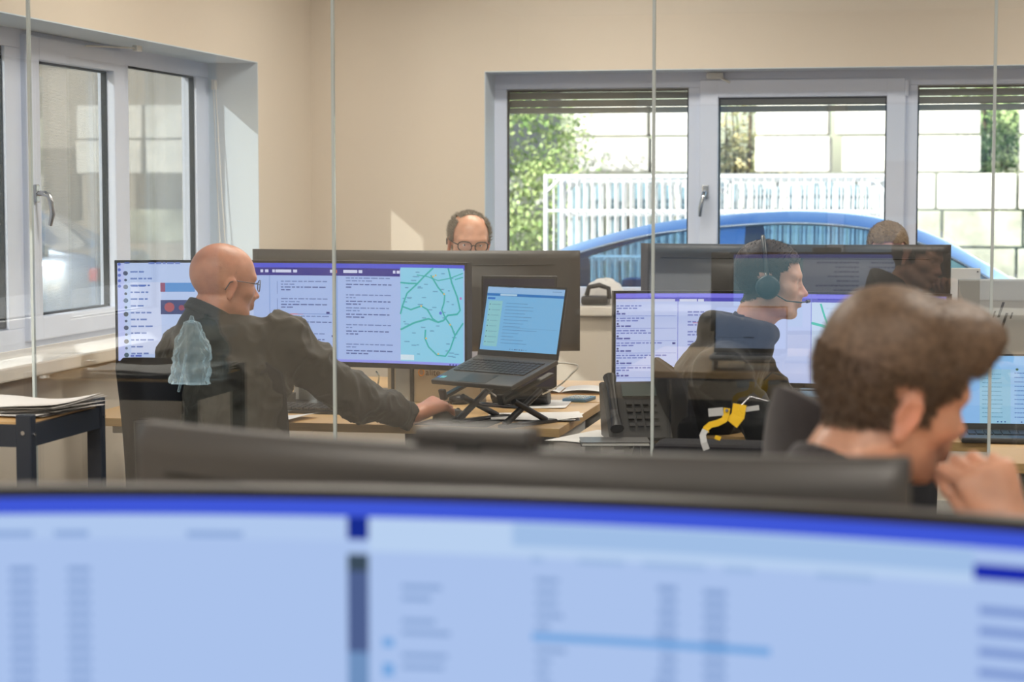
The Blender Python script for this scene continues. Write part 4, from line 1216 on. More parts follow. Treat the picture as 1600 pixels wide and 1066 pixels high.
# silver laptop that only shows as a reflection in the glass
t = thing('laptop_riser', 'small white riser under the silver laptop on the near desk', 'laptop stand', (-.735, 2.37, DZ))
m_ = MB(); m_.box((0, 0, .045), (.30, .18, .006), None, 0, .002); m_.build('shelf', 'whitel', t)
for s in (-1, 1):
    m_ = MB(); m_.box((s * .14, 0, .022), (.008, .18, .043)); m_.build('leg', 'whitel', t)
laptop('laptop', 'silver laptop on the near desk, screen turned to the glass, seen as a reflection', (-.735, 2.37, DZ + .048), PI, 0, R(-93), W=.31, D=.20, content=[((150, 170, 205), ('big', 0, .9, 1, 1)), ((90, 104, 130), ('r', .45, .25, .6, .28)), ((120, 140, 170), ('r', .6, .26, .98, .27)), ((236, 240, 250), ('c', .62, .72, .03, 1.5))], bg=(176, 198, 236), body='silverp', deckcol='silverp', lidmat='silverp')
# ------------------------------------------------------------------ chairs
def office_chair(label, loc, rz, back_w=.46, back_h=.56, seat_z=.47, rec=R(8), top_z=1.05, fabric='chair', arms=True, group='black office chairs', rounding=.10, drop=.045, seat_w=.50):
    """local: sitter faces +y"""
    t = thing('office_chair', label, 'chair', loc, rz, group)
    m_ = MB(); m_.box((0, 0, seat_z), (seat_w, .46, .09), None, 0, .035); m_.build('seat', fabric, t)
    # backrest: curved padded slab with rounded top
    bz0 = top_z - back_h
    def B(u, v, f):
        hw = back_w / 2 * (1 - .10 * (1 - v)) * (1 - (max(0, v - (1 - rounding * 1.6)) / (rounding * 1.6)) ** (1.5 if rounding > .2 else 2.6) * (.22 + rounding * (1.5 if rounding > .2 else 1))) 
        x = (u - .5) * 2 * hw
        z = bz0 + v * back_h - drop * abs(u - .5) ** 2 * 4 * (v > .5) * (v - .5) * 2
        th = .028 * (1 - abs(2 * u - 1) ** 4) * (1 - abs(2 * v - 1) ** 6) + .006
        y = -.235 - math.tan(rec) * (z - seat_z) + .055 * (2 * u - 1) ** 2 + .02 * math.sin(v * PI)
        return (x, y + f * th, z)
    m_ = MB(); m_.grid(lambda a, b: B(a, b, 1), 18, 18); m_.grid(lambda a, b: B(a, b, -1), 18, 18, flip=True)
    for k in (0, 1):
        m_.grid(lambda a, b: Vector(B(k, a, -1)).lerp(Vector(B(k, a, 1)), b), 18, 1); m_.grid(lambda a, b: Vector(B(a, k, -1)).lerp(Vector(B(a, k, 1)), b), 18, 1)
    m_.build('backrest', fabric, t)
    m_ = MB(); m_.tube([(0, -.18, seat_z - .05), (0, -.30, seat_z - .02), (0, -.33, seat_z + .18), (0, -.30 - math.tan(rec) * .3, seat_z + .34)], .022, 8); m_.build('back_bracket', 'blackp', t)
    m_ = MB(); m_.cyl((0, 0, .12), (0, 0, seat_z - .04), .028, 14); m_.build('gas_column', 'alu', t)
    for k in range(5):
        a = 2 * PI * k / 5 + .3; c, s = math.cos(a), math.sin(a)
        m_ = MB(); m_.tube([(0, 0, .12), (c * .16, s * .16, .11), (c * .30, s * .30, .075)], [.028, .022, .016], 8); lg = m_.build('leg', 'blackp', t)
        m_ = MB(); m_.cyl((c * .30 - s * .02, s * .30 + c * .02, .032), (c * .30 + s * .02, s * .30 - c * .02, .032), .030, 14); m_.build('caster', 'blackp', lg)
    if arms:
        for s in (-1, 1):
            m_ = MB(); m_.tube([(s * .22, 0, seat_z - .03), (s * .29, 0, seat_z + .02), (s * .29, -.01, seat_z + .2)], .014, 8); m_.box((s * .29, .01, seat_z + .215), (.07, .24, .028), None, 0, .012); m_.build('armrest', 'blackp', t)
    return t
# bald man's chair, back towards the camera
p = at_depth(386, 600, 5.90)
office_chair('black fabric office chair the bald man sits on, empty backrest side to the right', (p.x - .03, p.y + .30, 0), R(-14), back_w=.40, top_z=at_depth(390, 555, 5.9).z, arms=False, group=None, drop=.02, rounding=.06, seat_w=.44)
# empty chair with jacket-black back to its left
p = at_depth(232, 600, 5.95)
office_chair('empty black office chair by the window sill, left of the bald man', (p.x - .02, p.y + .27, 0), R(4), back_w=.215, back_h=.50, top_z=at_depth(232, 557, 5.95).z, arms=False, group=None, rounding=.03, drop=.006, seat_w=.36)
# headset man's chair
p = at_depth(1100, 620, 6.15)
office_chair('dark office chair of the man with the headset, rounded backrest left of him', (p.x + .16, p.y + .02, 0), R(-78), back_w=.46, top_z=at_depth(1030, 560, 6.1).z, group=None)
# young man's dark chair behind his neck
p = at_depth(1290, 640, 3.25)
office_chair('blurred black office chair right behind the young man\'s neck', (.085, 3.12, 0), R(-60), back_w=.50, back_h=.62, top_z=1.19, arms=False, group=None, rec=R(8), fabric='fleece', rounding=.26)
p = at_depth(735, 430, 8.2); office_chair('office chair of the man with black glasses, hidden by the far screens', (p.x, p.y + .05, 0), R(190), top_z=.98, arms=False, group=None)
p = at_depth(1387, 430, 8.05); office_chair('office chair of the light haired man, hidden by the far screens', (p.x, p.y + .05, 0), R(178), top_z=.95, arms=False, group=None)

# ------------------------------------------------------------------ trolley with papers at the left edge
TX1, TY0, TY1, TX0 = -2.165, 4.60, 5.06, -2.72
tz = at_depth(51, 651, 4.94).z
t = thing('trolley', 'dark blue metal trolley with square posts at the left edge', 'trolley', ((TX0 + TX1) / 2, (TY0 + TY1) / 2, 0))
hx, hy = (TX1 - TX0) / 2, (TY1 - TY0) / 2
for sx_ in (-1, 1):
    for sy_ in (-1, 1):
        m_ = MB(); cx, cy = sx_ * (hx - .021), sy_ * (hy - .015)
        m_.box((cx, cy, (tz + .06) / 2), (.042, .030, tz - .06), None, 0, .004); po = m_.build('post', 'trol', t)
        m_ = MB(); m_.cyl((cx, cy - .0155, tz - .045), (cx, cy - .019, tz - .045), .0055, 10); m_.cyl((cx + .0215, cy, tz - .05), (cx + .025, cy, tz - .05), .0045, 10); m_.build('screw', 'steel', po)
        m_ = MB(); m_.cyl((cx - .012, cy, .03), (cx + .012, cy, .03), .03, 14); m_.build('caster', 'blackp', po)
for zz, h_ in ((tz - .053, .056), (.42, .05), (.12, .05)):
    for s in (-1, 1):
        m_ = MB(); m_.box((0, s * (hy - .010), zz), (2 * hx - .084, .016, h_)); m_.build('rail', 'trol', t)
        m_ = MB(); m_.box((s * (hx - .012), 0, zz), (.016, 2 * hy - .06, h_)); m_.build('rail', 'trol', t)
    m_ = MB(); m_.box((0, 0, zz + h_ / 2 - .004 if zz > .5 else zz), (2 * hx - .03, 2 * hy - .02, .018)); m_.build('shelf', 'oak', t)
def paper_pile(label, x, y, z, w_, d_, n, rz, seed, cat='paper', name='paper_sheet', curl=.01, group=None, m='paper', jit=.012):
    """a loose pile: every sheet is a thing of its own"""
    r = random.Random(seed); out = []
    for k in range(n):
        t_ = thing(name, label if n == 1 else (label + (', topmost sheet' if k == n - 1 else ', lower sheets')), cat, (x + r.uniform(-jit, jit), y + r.uniform(-jit, jit), z + k * .0022), rz + r.uniform(-.12, .12), group=group if n > 1 else None)
        m_ = MB(); cu = curl * (k + 1) / n
        ph = r.uniform(0, 6)
        m_.grid(lambda a, b: ((a - .5) * w_, (b - .5) * d_, .0010 + cu * max(0, (a - .55)) ** 2 * 2.5 + cu * .16 * (1 + math.sin(a * 7 + ph + b * 3))), 14, 8)
        m_.grid(lambda a, b: ((a - .5) * w_, (b - .5) * d_, .0004 + cu * max(0, (a - .55)) ** 2 * 2.5 + cu * .16 * (1 + math.sin(a * 7 + ph + b * 3))), 14, 8, flip=True)
        m_.build('sheet', m, t_); out.append(t_)
    return out
paper_pile('creased white paper on the trolley', -2.36, 4.87, tz - .018, .42, .297, 7, R(-6), 3, curl=.03, group='creased papers on the trolley')

# the black bag / cabinet front between trolley and chair is the dark pedestal under the sill
t = thing('drawer_pedestal', 'black drawer pedestal standing between the trolley and the bald man', 'cabinet', (-1.93, 5.02, 0))
m_ = MB(); m_.box((0, 0, .31), (.24, .40, .56), None, 0, .006); m_.build('body', 'blackp', t)
for k, zz in enumerate((.15, .31, .47)):
    m_ = MB(); m_.box((0, -.206, zz), (.22, .014, .145), None, 0, .004); d = m_.build('drawer', 'blackp', t)
    m_ = MB(); m_.box((0, -.218, zz + .05), (.10, .012, .010), None, 0, .003); m_.build('handle', 'alu', d)
for sx_ in (-1, 1):
    for sy_ in (-1, 1):
        m_ = MB(); m_.cyl((sx_ * .09 - .01, sy_ * .16, .016), (sx_ * .09 + .01, sy_ * .16, .016), .016, 10); m_.build('caster', 'blackp', t)

# ------------------------------------------------------------------ plastic bag added behind the bald man's back in place of its reflection
def crumple(w_, h_, d_, seed, nu=46, nv=34):
    r = np.random.default_rng(seed); o = r.uniform(0, 50, 3)
    def f(u, v):
        a = u * 2 * PI
        prof = (.30 + .70 * min(1, (1 - v) * 1.75) ** .7) if v > .43 else 1.0
        nz = mnoise.noise(Vector((math.cos(a) * 2.3 + o[0], math.sin(a) * 2.3, v * 5))) * .6 + (1 - abs(mnoise.noise(Vector((math.cos(a) * 5 + o[1], math.sin(a) * 5, v * 7)))) * 3) * .22
        k = prof * (1 + nz * .55)
        if v > .985: k *= .3
        return (math.cos(a) * w_ / 2 * k, math.sin(a) * d_ / 2 * k, v * h_)
    return f
m = bpy.data.materials.new('clear_blue_plastic'); m.use_nodes = True; nt = m.node_tree; nt.nodes.clear()
o_ = nt.nodes.new('ShaderNodeOutputMaterial'); mx = nt.nodes.new('ShaderNodeMixShader'); tr = nt.nodes.new('ShaderNodeBsdfTransparent'); tr.inputs[0].default_value = (.86, .94, .98, 1)
pr = nt.nodes.new('ShaderNodeBsdfPrincipled'); pr.inputs['Base Color'].default_value = rgb(214, 236, 248); pr.inputs['Roughness'].default_value = .15
lw = nt.nodes.new('ShaderNodeLayerWeight'); lw.inputs[0].default_value = .35
mr = nt.nodes.new('ShaderNodeMapRange'); mr.inputs['To Min'].default_value = .10; mr.inputs['To Max'].default_value = .7
nt.links.new(lw.outputs['Facing'], mr.inputs[0]); nt.links.new(mr.outputs[0], mx.inputs[0]); nt.links.new(tr.outputs[0], mx.inputs[1]); nt.links.new(pr.outputs[0], mx.inputs[2]); nt.links.new(mx.outputs[0], o_.inputs[0])
M['bag'] = m
p = at_depth(300, 600, 5.66)
t = thing('reflection_bag', 'crumpled clear bluish plastic bag hanging behind the bald man\'s back', 'bag', (p.x, p.y, p.z), R(-10))
m_ = MB(); m_.grid(crumple(.112, at_depth(300, 500, 5.66).z - p.z, .06, 4), 46, 34); m_.grid(lambda a, b: tuple(Vector(crumple(.112, .18, .06, 4)(a, 0)) * b), 46, 2)
m_.build('film', 'bag', t)
m_ = MB(); m_.tube([(0, 0, at_depth(300, 500, 5.66).z - p.z - .006), (.002, 0, at_depth(300, 500, 5.66).z - p.z + .012)], [.010, .005], 8); m_.build('knot', 'bag', t)
m_ = MB(); m_.tube([(-.03, .02, .08), (-.06, .05, .02), (-.08, .06, -.03)], .004, 6); m_.build('handle', 'bag', t)

# ------------------------------------------------------------------ things on the bald man's desk
def keyboard(label, x, y, z, rz, w_=.44, d_=.13):
    t = thing('keyboard', label, 'keyboard', (x, y, z), rz)
    m_ = MB(); m_.box((0, 0, .008), (w_, d_, .014), (R(3), 0, 0), 0, .004); m_.build('base', 'blackp', t)
    m_ = MB(); nk = 20; kw = w_ * .95 / nk
    for r_ in range(6):
        for k in range(nk): m_.box(((k - nk / 2 + .5) * kw, -d_ / 2 + .014 + r_ * .0200, .0175 + r_ * .001), (kw * .80, .0155, .006))
    kk = m_.build('keys', 'dgrey', t); kk['kind'] = 'stuff'
    return t
p = at_Z(500, 640, DZ + .01); keyboard('black keyboard on the oak desk below the bald man\'s sleeve', p.x, p.y + .01, DZ, R(-3))
def mouse_obj(name, label, x, y, z, rz, mt='blackp', s=1.0):
    t = thing(name, label, 'mouse', (x, y, z), rz)
    def f(u, v):
        a = u * 2 * PI; e = math.sin(v * PI / 2)
        return (math.cos(a) * .031 * s * (1 - .12 * math.sin(a)) * math.cos(v * PI / 2) ** .55, math.sin(a) * .056 * s * math.cos(v * PI / 2) ** .55, .036 * s * e ** .9)
    m_ = MB(); m_.grid(f, 22, 10); m_.add([f(k / 22, 0) for k in range(22)], [tuple(range(22))]); m_.build('shell', mt, t)
    m_ = MB(); m_.cyl((-.003, .03 * s, .031 * s), (.003, .03 * s, .031 * s), .007 * s, 12); m_.build('wheel', 'dgrey', t)
    return t
HP = at_depth(688, 640, 6.50)          # the hand on the mouse
mouse_obj('computer_mouse', 'dark computer mouse under the bald man\'s right hand', HP.x + .022, HP.y + .03, DZ + .003, R(-60))
p = at_Z(745, 663, DZ); t = thing('mouse_pad', 'thin dark mouse pad under the bald man\'s hand', 'mouse pad', (p.x - .06, p.y + .03, DZ), R(-6))
m_ = MB(); m_.box((0, 0, .0014), (.24, .20, .0028), None, 0, .001); m_.build('pad', 'blackp', t)
# white A5 card with a pink note, leaning behind the keyboard
p = at_Z(470, 634, DZ)
t = thing('note_card', 'white card with a bright pink sticky note behind the keyboard', 'card', (p.x + .02, p.y + .11, DZ), R(-4))
m_ = MB(); m_.box((0, 0, .055), (.16, .002, .11), (R(-22), 0, 0)); m_.build('card', 'paper', t)
m_ = MB(); m_.box((-.052, -.003, .045), (.022, .001, .042), (R(-22), 0, 0)); m_.build('sticky_note', mat('pink_note', rgb(255, 84, 128), .8), t)
# papers on the right end
p = at_Z(830, 655, DZ); paper_pile('white paper on the front right corner of the bald man\'s desk', p.x, p.y + .02, DZ, .297, .21, 3, R(8), 5, curl=.012, group='papers on the front corner of the oak desk')
p = at_Z(830, 632, DZ); paper_pile('white paper under the black laptop riser', p.x + .02, p.y + .0, DZ, .21, .28, 1, R(5), 6, curl=.004)
p = at_Z(925, 640, DZ - .04)
# open notebook on the far desk
p = at_Z(880, 612, DZ)
t = thing('notebook', 'open notebook with white pages on the desk beyond the laptop', 'notebook', (p.x, p.y, DZ), R(4))
m_ = MB(); m_.box((0, 0, .002), (.34, .21, .004)); m_.build('cover', mat('brown_card', rgb(150, 110, 70), .7), t)
for s in (-1, 1):
    m_ = MB(); m_.grid(lambda a, b: (s * (.003 + a * .160), (b - .5) * .20, .006 + .010 * math.sin(a * PI) ** .6), 10, 2); m_.build('page_block', 'paper', t)
t = thing('calculator', 'small blue grey calculator lying at the desk\'s right end', 'calculator', (at_Z(905, 626, DZ).x, at_Z(905, 626, DZ).y, DZ), R(-8))
m_ = MB(); m_.box((0, 0, .006), (.085, .13, .012), None, 0, .003); m_.build('case', mat('blue_grey_plastic', rgb(96, 132, 160), .4), t)
m_ = MB(); m_.box((0, .045, .0125), (.07, .022, .002)); m_.build('display', mat('lcd', rgb(150, 166, 156), .2), t)
m_ = MB()
for a in range(4):
    for b in range(4): m_.box((-.027 + a * .018, -.05 + b * .021, .0135), (.012, .013, .004))
kk = m_.build('keys', 'whitel', t); kk['kind'] = 'stuff'
# monitor stand pillar + document with lettering behind it
p = at_Z(633, 628, DZ)
t = thing('pc_dock', 'brushed grey docking station standing upright under the bald man\'s screen', 'dock', (p.x, p.y, DZ), R(-8))
m_ = MB(); m_.box((0, 0, .075), (.06, .05, .15), None, 0, .006); m_.build('body', 'alu', t)
for s in (-1, 1):
    m_ = MB(); m_.box((s * .036, 0, .075), (.012, .055, .152), None, 0, .003); m_.build('side_cheek', 'blackp', t)
p = at_depth(680, 600, 7.05)
t = thing('cardboard_sign', 'beige box side with printed letters, seen under the screen\'s right end', 'box', (p.x - .01, p.y + .02, DZ), R(-2))
m_ = MB(); m_.box((0, .04, .065), (.34, .08, .13), None, 0, .003); m_.build('box', mat('beige_card', rgb(190, 178, 158), .8), t)
fc = bpy.data.curves.new('lettering', 'FONT'); fc.body = 'alite'; fc.size = .032; fc.extrude = .0004
tx = bpy.data.objects.new('tmp', fc); COL.objects.link(tx)
dg = bpy.context.evaluated_depsgraph_get(); me = bpy.data.meshes.new_from_object(tx.evaluated_get(dg)); bpy.data.objects.remove(tx)
lo_ = bpy.data.objects.new('lettering', me); COL.objects.link(lo_); lo_.parent = t; me.materials.clear(); me.materials.append(mat('brown_print', rgb(90, 70, 56), .8))
lo_.rotation_euler = (R(90), 0, 0); lo_.location = (-.030, -.0012, .098)
m_ = MB(); m_.tube([(-.045 + .010 * math.cos(a), -.002, .108 + .012 * math.sin(a)) for a in [2 * PI * k / 16 for k in range(17)]], .0022, 6, cap=False); m_.build('round_mark', mat('orange_print', rgb(226, 150, 40), .7), t)

# cables
def cable(label, pts, r_=.003, m='whitel', group=None):
    P_ = [Vector(p) for p in pts]; out = []
    for i in range(len(P_) - 1):
        p0 = P_[max(i - 1, 0)]; p1 = P_[i]; p2 = P_[i + 1]; p3 = P_[min(i + 2, len(P_) - 1)]
        for k in range(6):
            t_ = k / 6
            out.append(.5 * ((2 * p1) + (p2 - p0) * t_ + (2 * p0 - 5 * p1 + 4 * p2 - p3) * t_ ** 2 + (-p0 + 3 * p1 - 3 * p2 + p3) * t_ ** 3))
    out.append(P_[-1])
    b = P_[0]; t = thing('cable', label, 'cable', b, group=group)
    mb = MB(); mb.tube([q - b for q in out], r_, 7); mb.build('cord', m, t); return t
cable('white cable looping out right of the laptop hinge', [at_depth(868, 567, 6.55), at_depth(902, 571, 6.55), at_depth(893, 585, 6.55), at_depth(870, 605, 6.6), at_Z(835, 622, DZ + .004)], .0028)
cable('white cable drooping under the left side of the laptop', [at_depth(722, 603, 6.45), at_depth(752, 604, 6.48), at_depth(772, 617, 6.5), at_Z(790, 628, DZ + .004)], .0028)
cable('short white cable between riser and notebook', [at_Z(815, 612, DZ + .004), at_Z(845, 617, DZ + .012), at_Z(862, 622, DZ + .004)], .0028)
cable('thin blue white cable hanging under the bald man\'s screen', [at_depth(588, 581, 6.9), at_depth(592, 590, 6.9), at_Z(588, 612, DZ + .004)], .003, M['joint'])
# crumpled green strap under the laptop's left front corner
p = at_depth(712, 612, 6.4)
t = thing('phone_headset', 'dark coiled headset lying under the laptop riser', 'headset', (at_Z(755, 632, DZ).x, at_Z(755, 632, DZ).y, DZ))
m_ = MB(); m_.tube([(-.09, 0, .02), (-.06, .05, .03), (0, .075, .034), (.06, .05, .03), (.085, 0, .02)], .006, 8); m_.build('headband', 'blackp', t)
for s in (-1, 1):
    m_ = MB(); m_.lathe([(0, 0), (.030, 0), (.036, .01), (.034, .026), (.0, .034)], (s * .087, 0, 0.0), 20); m_.build('ear_cup', 'blackp', t)
m_ = MB(); m_.tube([(-.087, 0, .012), (-.12, -.05, .012), (-.09, -.085, .010)], .0025, 6); m_.build('microphone_boom', 'blackp', t)

# ------------------------------------------------------------------ left end of the desk: phone, mouse, letter tray
DK = at_Z(380, 642, DZ)
t = thing('desk_phone', 'grey office telephone with keypad on the desk left of the keyboard', 'telephone', (DK.x + .03, DK.y + .10, DZ), R(-20))
m_ = MB(); m_.poly([(-.08, -.09, 0), (-.08, .09, 0), (-.08, .09, .05), (-.08, -.09, .014)], (.16, 0, 0)); m_.build('base', 'dgrey', t)
m_ = MB(); m_.tube([(-.06, -.075, .034), (-.06, -.05, .05), (-.06, .05, .068), (-.06, .08, .064)], [.019, .013, .013, .019], 10); m_.build('handset', 'blackp', t)
m_ = MB()
for a in range(4):
    for b in range(5): m_.box((-.018 + a * .024, -.06 + b * .02, .024 + b * .0045), (.016, .013, .006))
kk = m_.build('keys', 'silverp', t); kk['kind'] = 'stuff'
m_ = MB(); m_.box((.02, .065, .054), (.09, .035, .004), (R(12), 0, 0)); m_.build('display', mat('lcd2', rgb(120, 136, 130), .2), t)
mouse_obj('computer_mouse', 'black computer mouse left of the grey telephone', at_Z(352, 628, DZ).x, at_Z(352, 628, DZ).y, DZ, R(40), s=1.05)
p = at_Z(425, 655, DZ); paper_pile('single white sheet at the desk\'s left front edge', p.x, p.y + .03, DZ, .25, .16, 1, R(-10), 9, curl=.02)
p = at_depth(500, 605, 7.0)
t = thing('mug', 'teal mug on the desk behind the bald man\'s sleeve', 'mug', (p.x + .02, p.y + .05, DZ))
m_ = MB(); m_.lathe([(0, 0), (.036, 0), (.040, .01), (.041, .10), (.037, .10), (.036, .012), (0, .008)], n=28); m_.build('body', mat('teal_glaze', rgb(30, 96, 120), .3), t)
m_ = MB(); m_.tube([(.04, 0, .08), (.066, 0, .075), (.07, 0, .05), (.06, 0, .026), (.04, 0, .022)], .005, 8); m_.build('handle', mat('teal_glaze2', rgb(30, 96, 120), .3), t)

# ------------------------------------------------------------------ telephone and papers at the headset man's desk
p = at_Z(985, 690, DZ)
t = thing('desk_phone', 'dark desk telephone tilted up on its stand, left of the dark chair', 'telephone', (p.x + .0, p.y + .03, DZ), R(18))
m_ = MB(); m_.poly([(-.075, -.02, 0), (-.075, .11, 0), (-.075, .16, .155), (-.075, .115, .165), (-.075, -.045, .012)], (.19, 0, 0)); m_.build('base', 'dgrey', t)
m_ = MB(); m_.tube([(-.052, -.045, .04), (-.052, -.01, .075), (-.052, .07, .155), (-.052, .10, .180)], [.021, .014, .014, .021], 10); m_.build('handset', 'blackp', t)
fm = Euler((math.atan2(.155, .16), 0, 0)).to_matrix()
m_ = MB(); m_.box((.035, .085, .142), (.105, .05, .004), fm, 0, .001); m_.build('display', mat('lcd3', rgb(84, 96, 96), .15), t)
m_ = MB()
for a in range(4):
    for b in range(4): m_.box((-.002 + a * .025, -.015 + b * .020, .048 + b * .0194), (.017, .013, .006), fm)
kk = m_.build('keys', 'dgrey', t); kk['kind'] = 'stuff'
p = at_Z(930, 690, DZ - .02); paper_pile('white paper left of the dark telephone', at_Z(945, 686, DZ).x, at_Z(945, 686, DZ).y, DZ, .21, .297, 2, R(-20), 12, curl=.01, group='papers beside the dark telephone')
t = thing('notebook', 'slim dark notebook with pale edges in front of the dark telephone', 'notebook', (at_Z(960, 697, DZ).x, at_Z(960, 697, DZ).y, DZ + .0065), R(12))
m_ = MB(); m_.box((0, 0, .001), (.20, .13, .002)); m_.box((0, 0, .011), (.20, .13, .002)); m_.build('cover', 'dgrey', t)
m_ = MB(); m_.box((0, 0, .006), (.194, .124, .008)); m_.build('page_block', 'paper', t)
p = at_Z(960, 612, DZ); paper_pile('white paper at the foot of the purple-headed screen', p.x, p.y, DZ, .297, .21, 1, R(4), 14, curl=.004)

# ------------------------------------------------------------------ cap and cloth on the rear sill
p = at_Y(934, 479, YR + .02)
zs = HR[2] + .022
t = thing('camera_bag', 'small black bag on the rear window sill, beside the dark monitor edge', 'bag', (p.x, YR + .08, zs))
m_ = MB(); m_.box((-.02, 0, .022), (.13, .10, .044), None, 0, .015); m_.build('body', 'blackp', t)
m_ = MB(); m_.tube([(-.06, -.02, .045), (-.05, -.02, .085), (.0, -.02, .095), (.045, -.02, .08), (.05, -.02, .03)], .012, 8); m_.build('handle', 'blackp', t)
t = thing('cloth', 'crumpled white cloth behind the black bag on the rear sill', 'cloth', (p.x + .012, YR + .155, zs), R(5))
m_ = MB(); m_.grid(lambda u, v: (math.cos(u * 2 * PI) * .10 * math.cos(v * PI / 2) ** .6 * (1 + .2 * mnoise.noise(Vector((math.cos(u * 6.28) * 3, math.sin(u * 6.28) * 3, v * 4)))), math.sin(u * 2 * PI) * .045 * math.cos(v * PI / 2) ** .6, .115 * math.sin(v * PI / 2) * (1 + .15 * mnoise.noise(Vector((math.cos(u * 6.28) * 2 + 5, math.sin(u * 6.28) * 2, 1))))), 40, 16); m_.build('fabric', 'paper', t)

# ------------------------------------------------------------------ yellow strap harness on the near side of the glass
yp = at_depth(1140, 665, 5.06)
ST = at_depth(1140, 690, 5.05)
t = thing('equipment_case', 'dark upright case standing close to the glass, under the yellow strap', 'case', (yp.x - .02, yp.y + .10, 0))
topz = at_depth(1140, 700, 5.05).z
m_ = MB(); m_.box((0, 0, topz / 2), (.36, .16, topz), None, 0, .02); m_.build('body', 'chair', t)
m_ = MB(); m_.box((0, -.083, topz - .12), (.12, .012, .03), None, 0, .004); m_.build('handle', 'dgrey', t)
for s in (-1, 1):
    m_ = MB(); m_.box((s * .12, -.083, topz - .06), (.03, .01, .05), None, 0, .003); m_.build('latch', 'steel', t)
def ribbon(mb, pts, w_, nrm=(0, -1, 0), th=.003, mi=0):
    P_ = [Vector(p) for p in pts]; n = Vector(nrm); vs = []; fs = []
    for i, p in enumerate(P_):
        t_ = (P_[min(i + 1, len(P_) - 1)] - P_[max(i - 1, 0)]).normalized(); s = t_.cross(n).normalized() * w_ / 2
        ww = s
        vs += [p - ww + n * th / 2, p + ww + n * th / 2, p + ww - n * th / 2, p - ww - n * th / 2]
    for i in range(len(P_) - 1):
        for k in range(4): fs.append((4 * i + k, 4 * i + (k + 1) % 4, 4 * i + 4 + (k + 1) % 4, 4 * i + 4 + k))
    fs += [(0, 1, 2, 3), tuple(4 * (len(P_) - 1) + k for k in (3, 2, 1, 0))]
    mb.add(vs, fs, mi)
b0 = at_depth(1140, 694, 5.05)
t = thing('strap_harness', 'yellow and grey webbing harness standing on the dark case', 'harness', b0)
L_ = lambda px, py, d=5.05: at_depth(px, py, d) - b0
m_ = MB(); ribbon(m_, [L_(1103, 676), L_(1103, 670), L_(1110, 664), L_(1122, 661), L_(1132, 656), L_(1135, 646), L_(1136, 638)], .016); m_.build('yellow_strap', 'yellow', t)
m_ = MB(); ribbon(m_, [L_(1104, 703, 5.02), L_(1100, 692, 5.02), L_(1098, 680, 5.03), L_(1102, 672, 5.04)], .016); m_.build('grey_strap', 'greyw', t)
m_ = MB(); ribbon(m_, [L_(1143, 662), L_(1153, 650), L_(1156, 632)], .034); m_.build('yellow_pad', 'yellow', t)
m_ = MB(); ribbon(m_, [L_(1107, 645), L_(1130, 643)], .020, th=.004); m_.build('grey_label', 'greyw', t)
m_ = MB(); ribbon(m_, [L_(1165, 640), L_(1186, 637)], .012, th=.004); m_.build('grey_label', 'greyw', t)
m_ = MB(); m_.cyl(L_(1136, 641) + Vector((0, -.004, 0)), L_(1136, 641) + Vector((0, -.008, 0)), .004, 12); m_.build('rivet', 'steel', t)
m_ = MB(); ribbon(m_, [L_(1117, 683), L_(1126, 686)], .010); m_.build('yellow_tag', 'yellow', t)
m_ = MB(); m_.tube([L_(1172, 620), L_(1200, 627)], .0022, 6); m_.build('steel_wire', 'steel', t)
m_ = MB(); m_.tube([L_(1156, 636), L_(1170, 622), L_(1172, 620)], .0022, 6); m_.build('steel_wire', 'steel', t)
# white paper cup just by the young man's chin, sheet on the desk
# ------------------------------------------------------------------ people
def skin_mat(name, col, spots=False):
    m = bpy.data.materials.new(name); m.use_nodes = True; nt = m.node_tree; b = nt.nodes['Principled BSDF']
    b.inputs['Roughness'].default_value = .38; b.inputs['Specular IOR Level'].default_value = .5
    b.inputs['Subsurface Weight'].default_value = .12; b.inputs['Subsurface Radius'].default_value = (.010, .004, .002); b.inputs['Subsurface Scale'].default_value = 1.0
    at = nt.nodes.new('ShaderNodeAttribute'); at.attribute_name = 'tone'
    tc = nt.nodes.new('ShaderNodeTexCoord'); n = nt.nodes.new('ShaderNodeTexNoise'); n.inputs['Scale'].default_value = 28; n.inputs['Detail'].default_value = 5
    mr = nt.nodes.new('ShaderNodeMapRange'); mr.inputs['From Min'].default_value = .3; mr.inputs['From Max'].default_value = .7; mr.inputs['To Min'].default_value = .88; mr.inputs['To Max'].default_value = 1.10
    mx = nt.nodes.new('ShaderNodeMix'); mx.data_type = 'RGBA'; mx.blend_type = 'MULTIPLY'; mx.inputs['Factor'].default_value = 1; mx.inputs['A'].default_value = col
    m2 = nt.nodes.new('ShaderNodeMix'); m2.data_type = 'RGBA'; m2.blend_type = 'MULTIPLY'; m2.inputs['Factor'].default_value = 1
    nt.links.new(tc.outputs['Object'], n.inputs['Vector']); nt.links.new(n.outputs['Fac'], mr.inputs[0])
    nt.links.new(at.outputs['Color'], mx.inputs['B']); nt.links.new(mx.outputs['Result'], m2.inputs['A']); nt.links.new(mr.outputs[0], m2.inputs['B'])
    nt.links.new(m2.outputs['Result'], b.inputs['Base Color'])
    n3 = nt.nodes.new('ShaderNodeTexNoise'); n3.inputs['Scale'].default_value = 260; bp = nt.nodes.new('ShaderNodeBump'); bp.inputs['Strength'].default_value = .25; bp.inputs['Distance'].default_value = .002
    nt.links.new(tc.outputs['Object'], n3.inputs['Vector']); nt.links.new(n3.outputs['Fac'], bp.inputs['Height']); nt.links.new(bp.outputs[0], b.inputs['Normal'])
    return m

def unit(v): v = np.array(v, float); return v / np.linalg.norm(v)

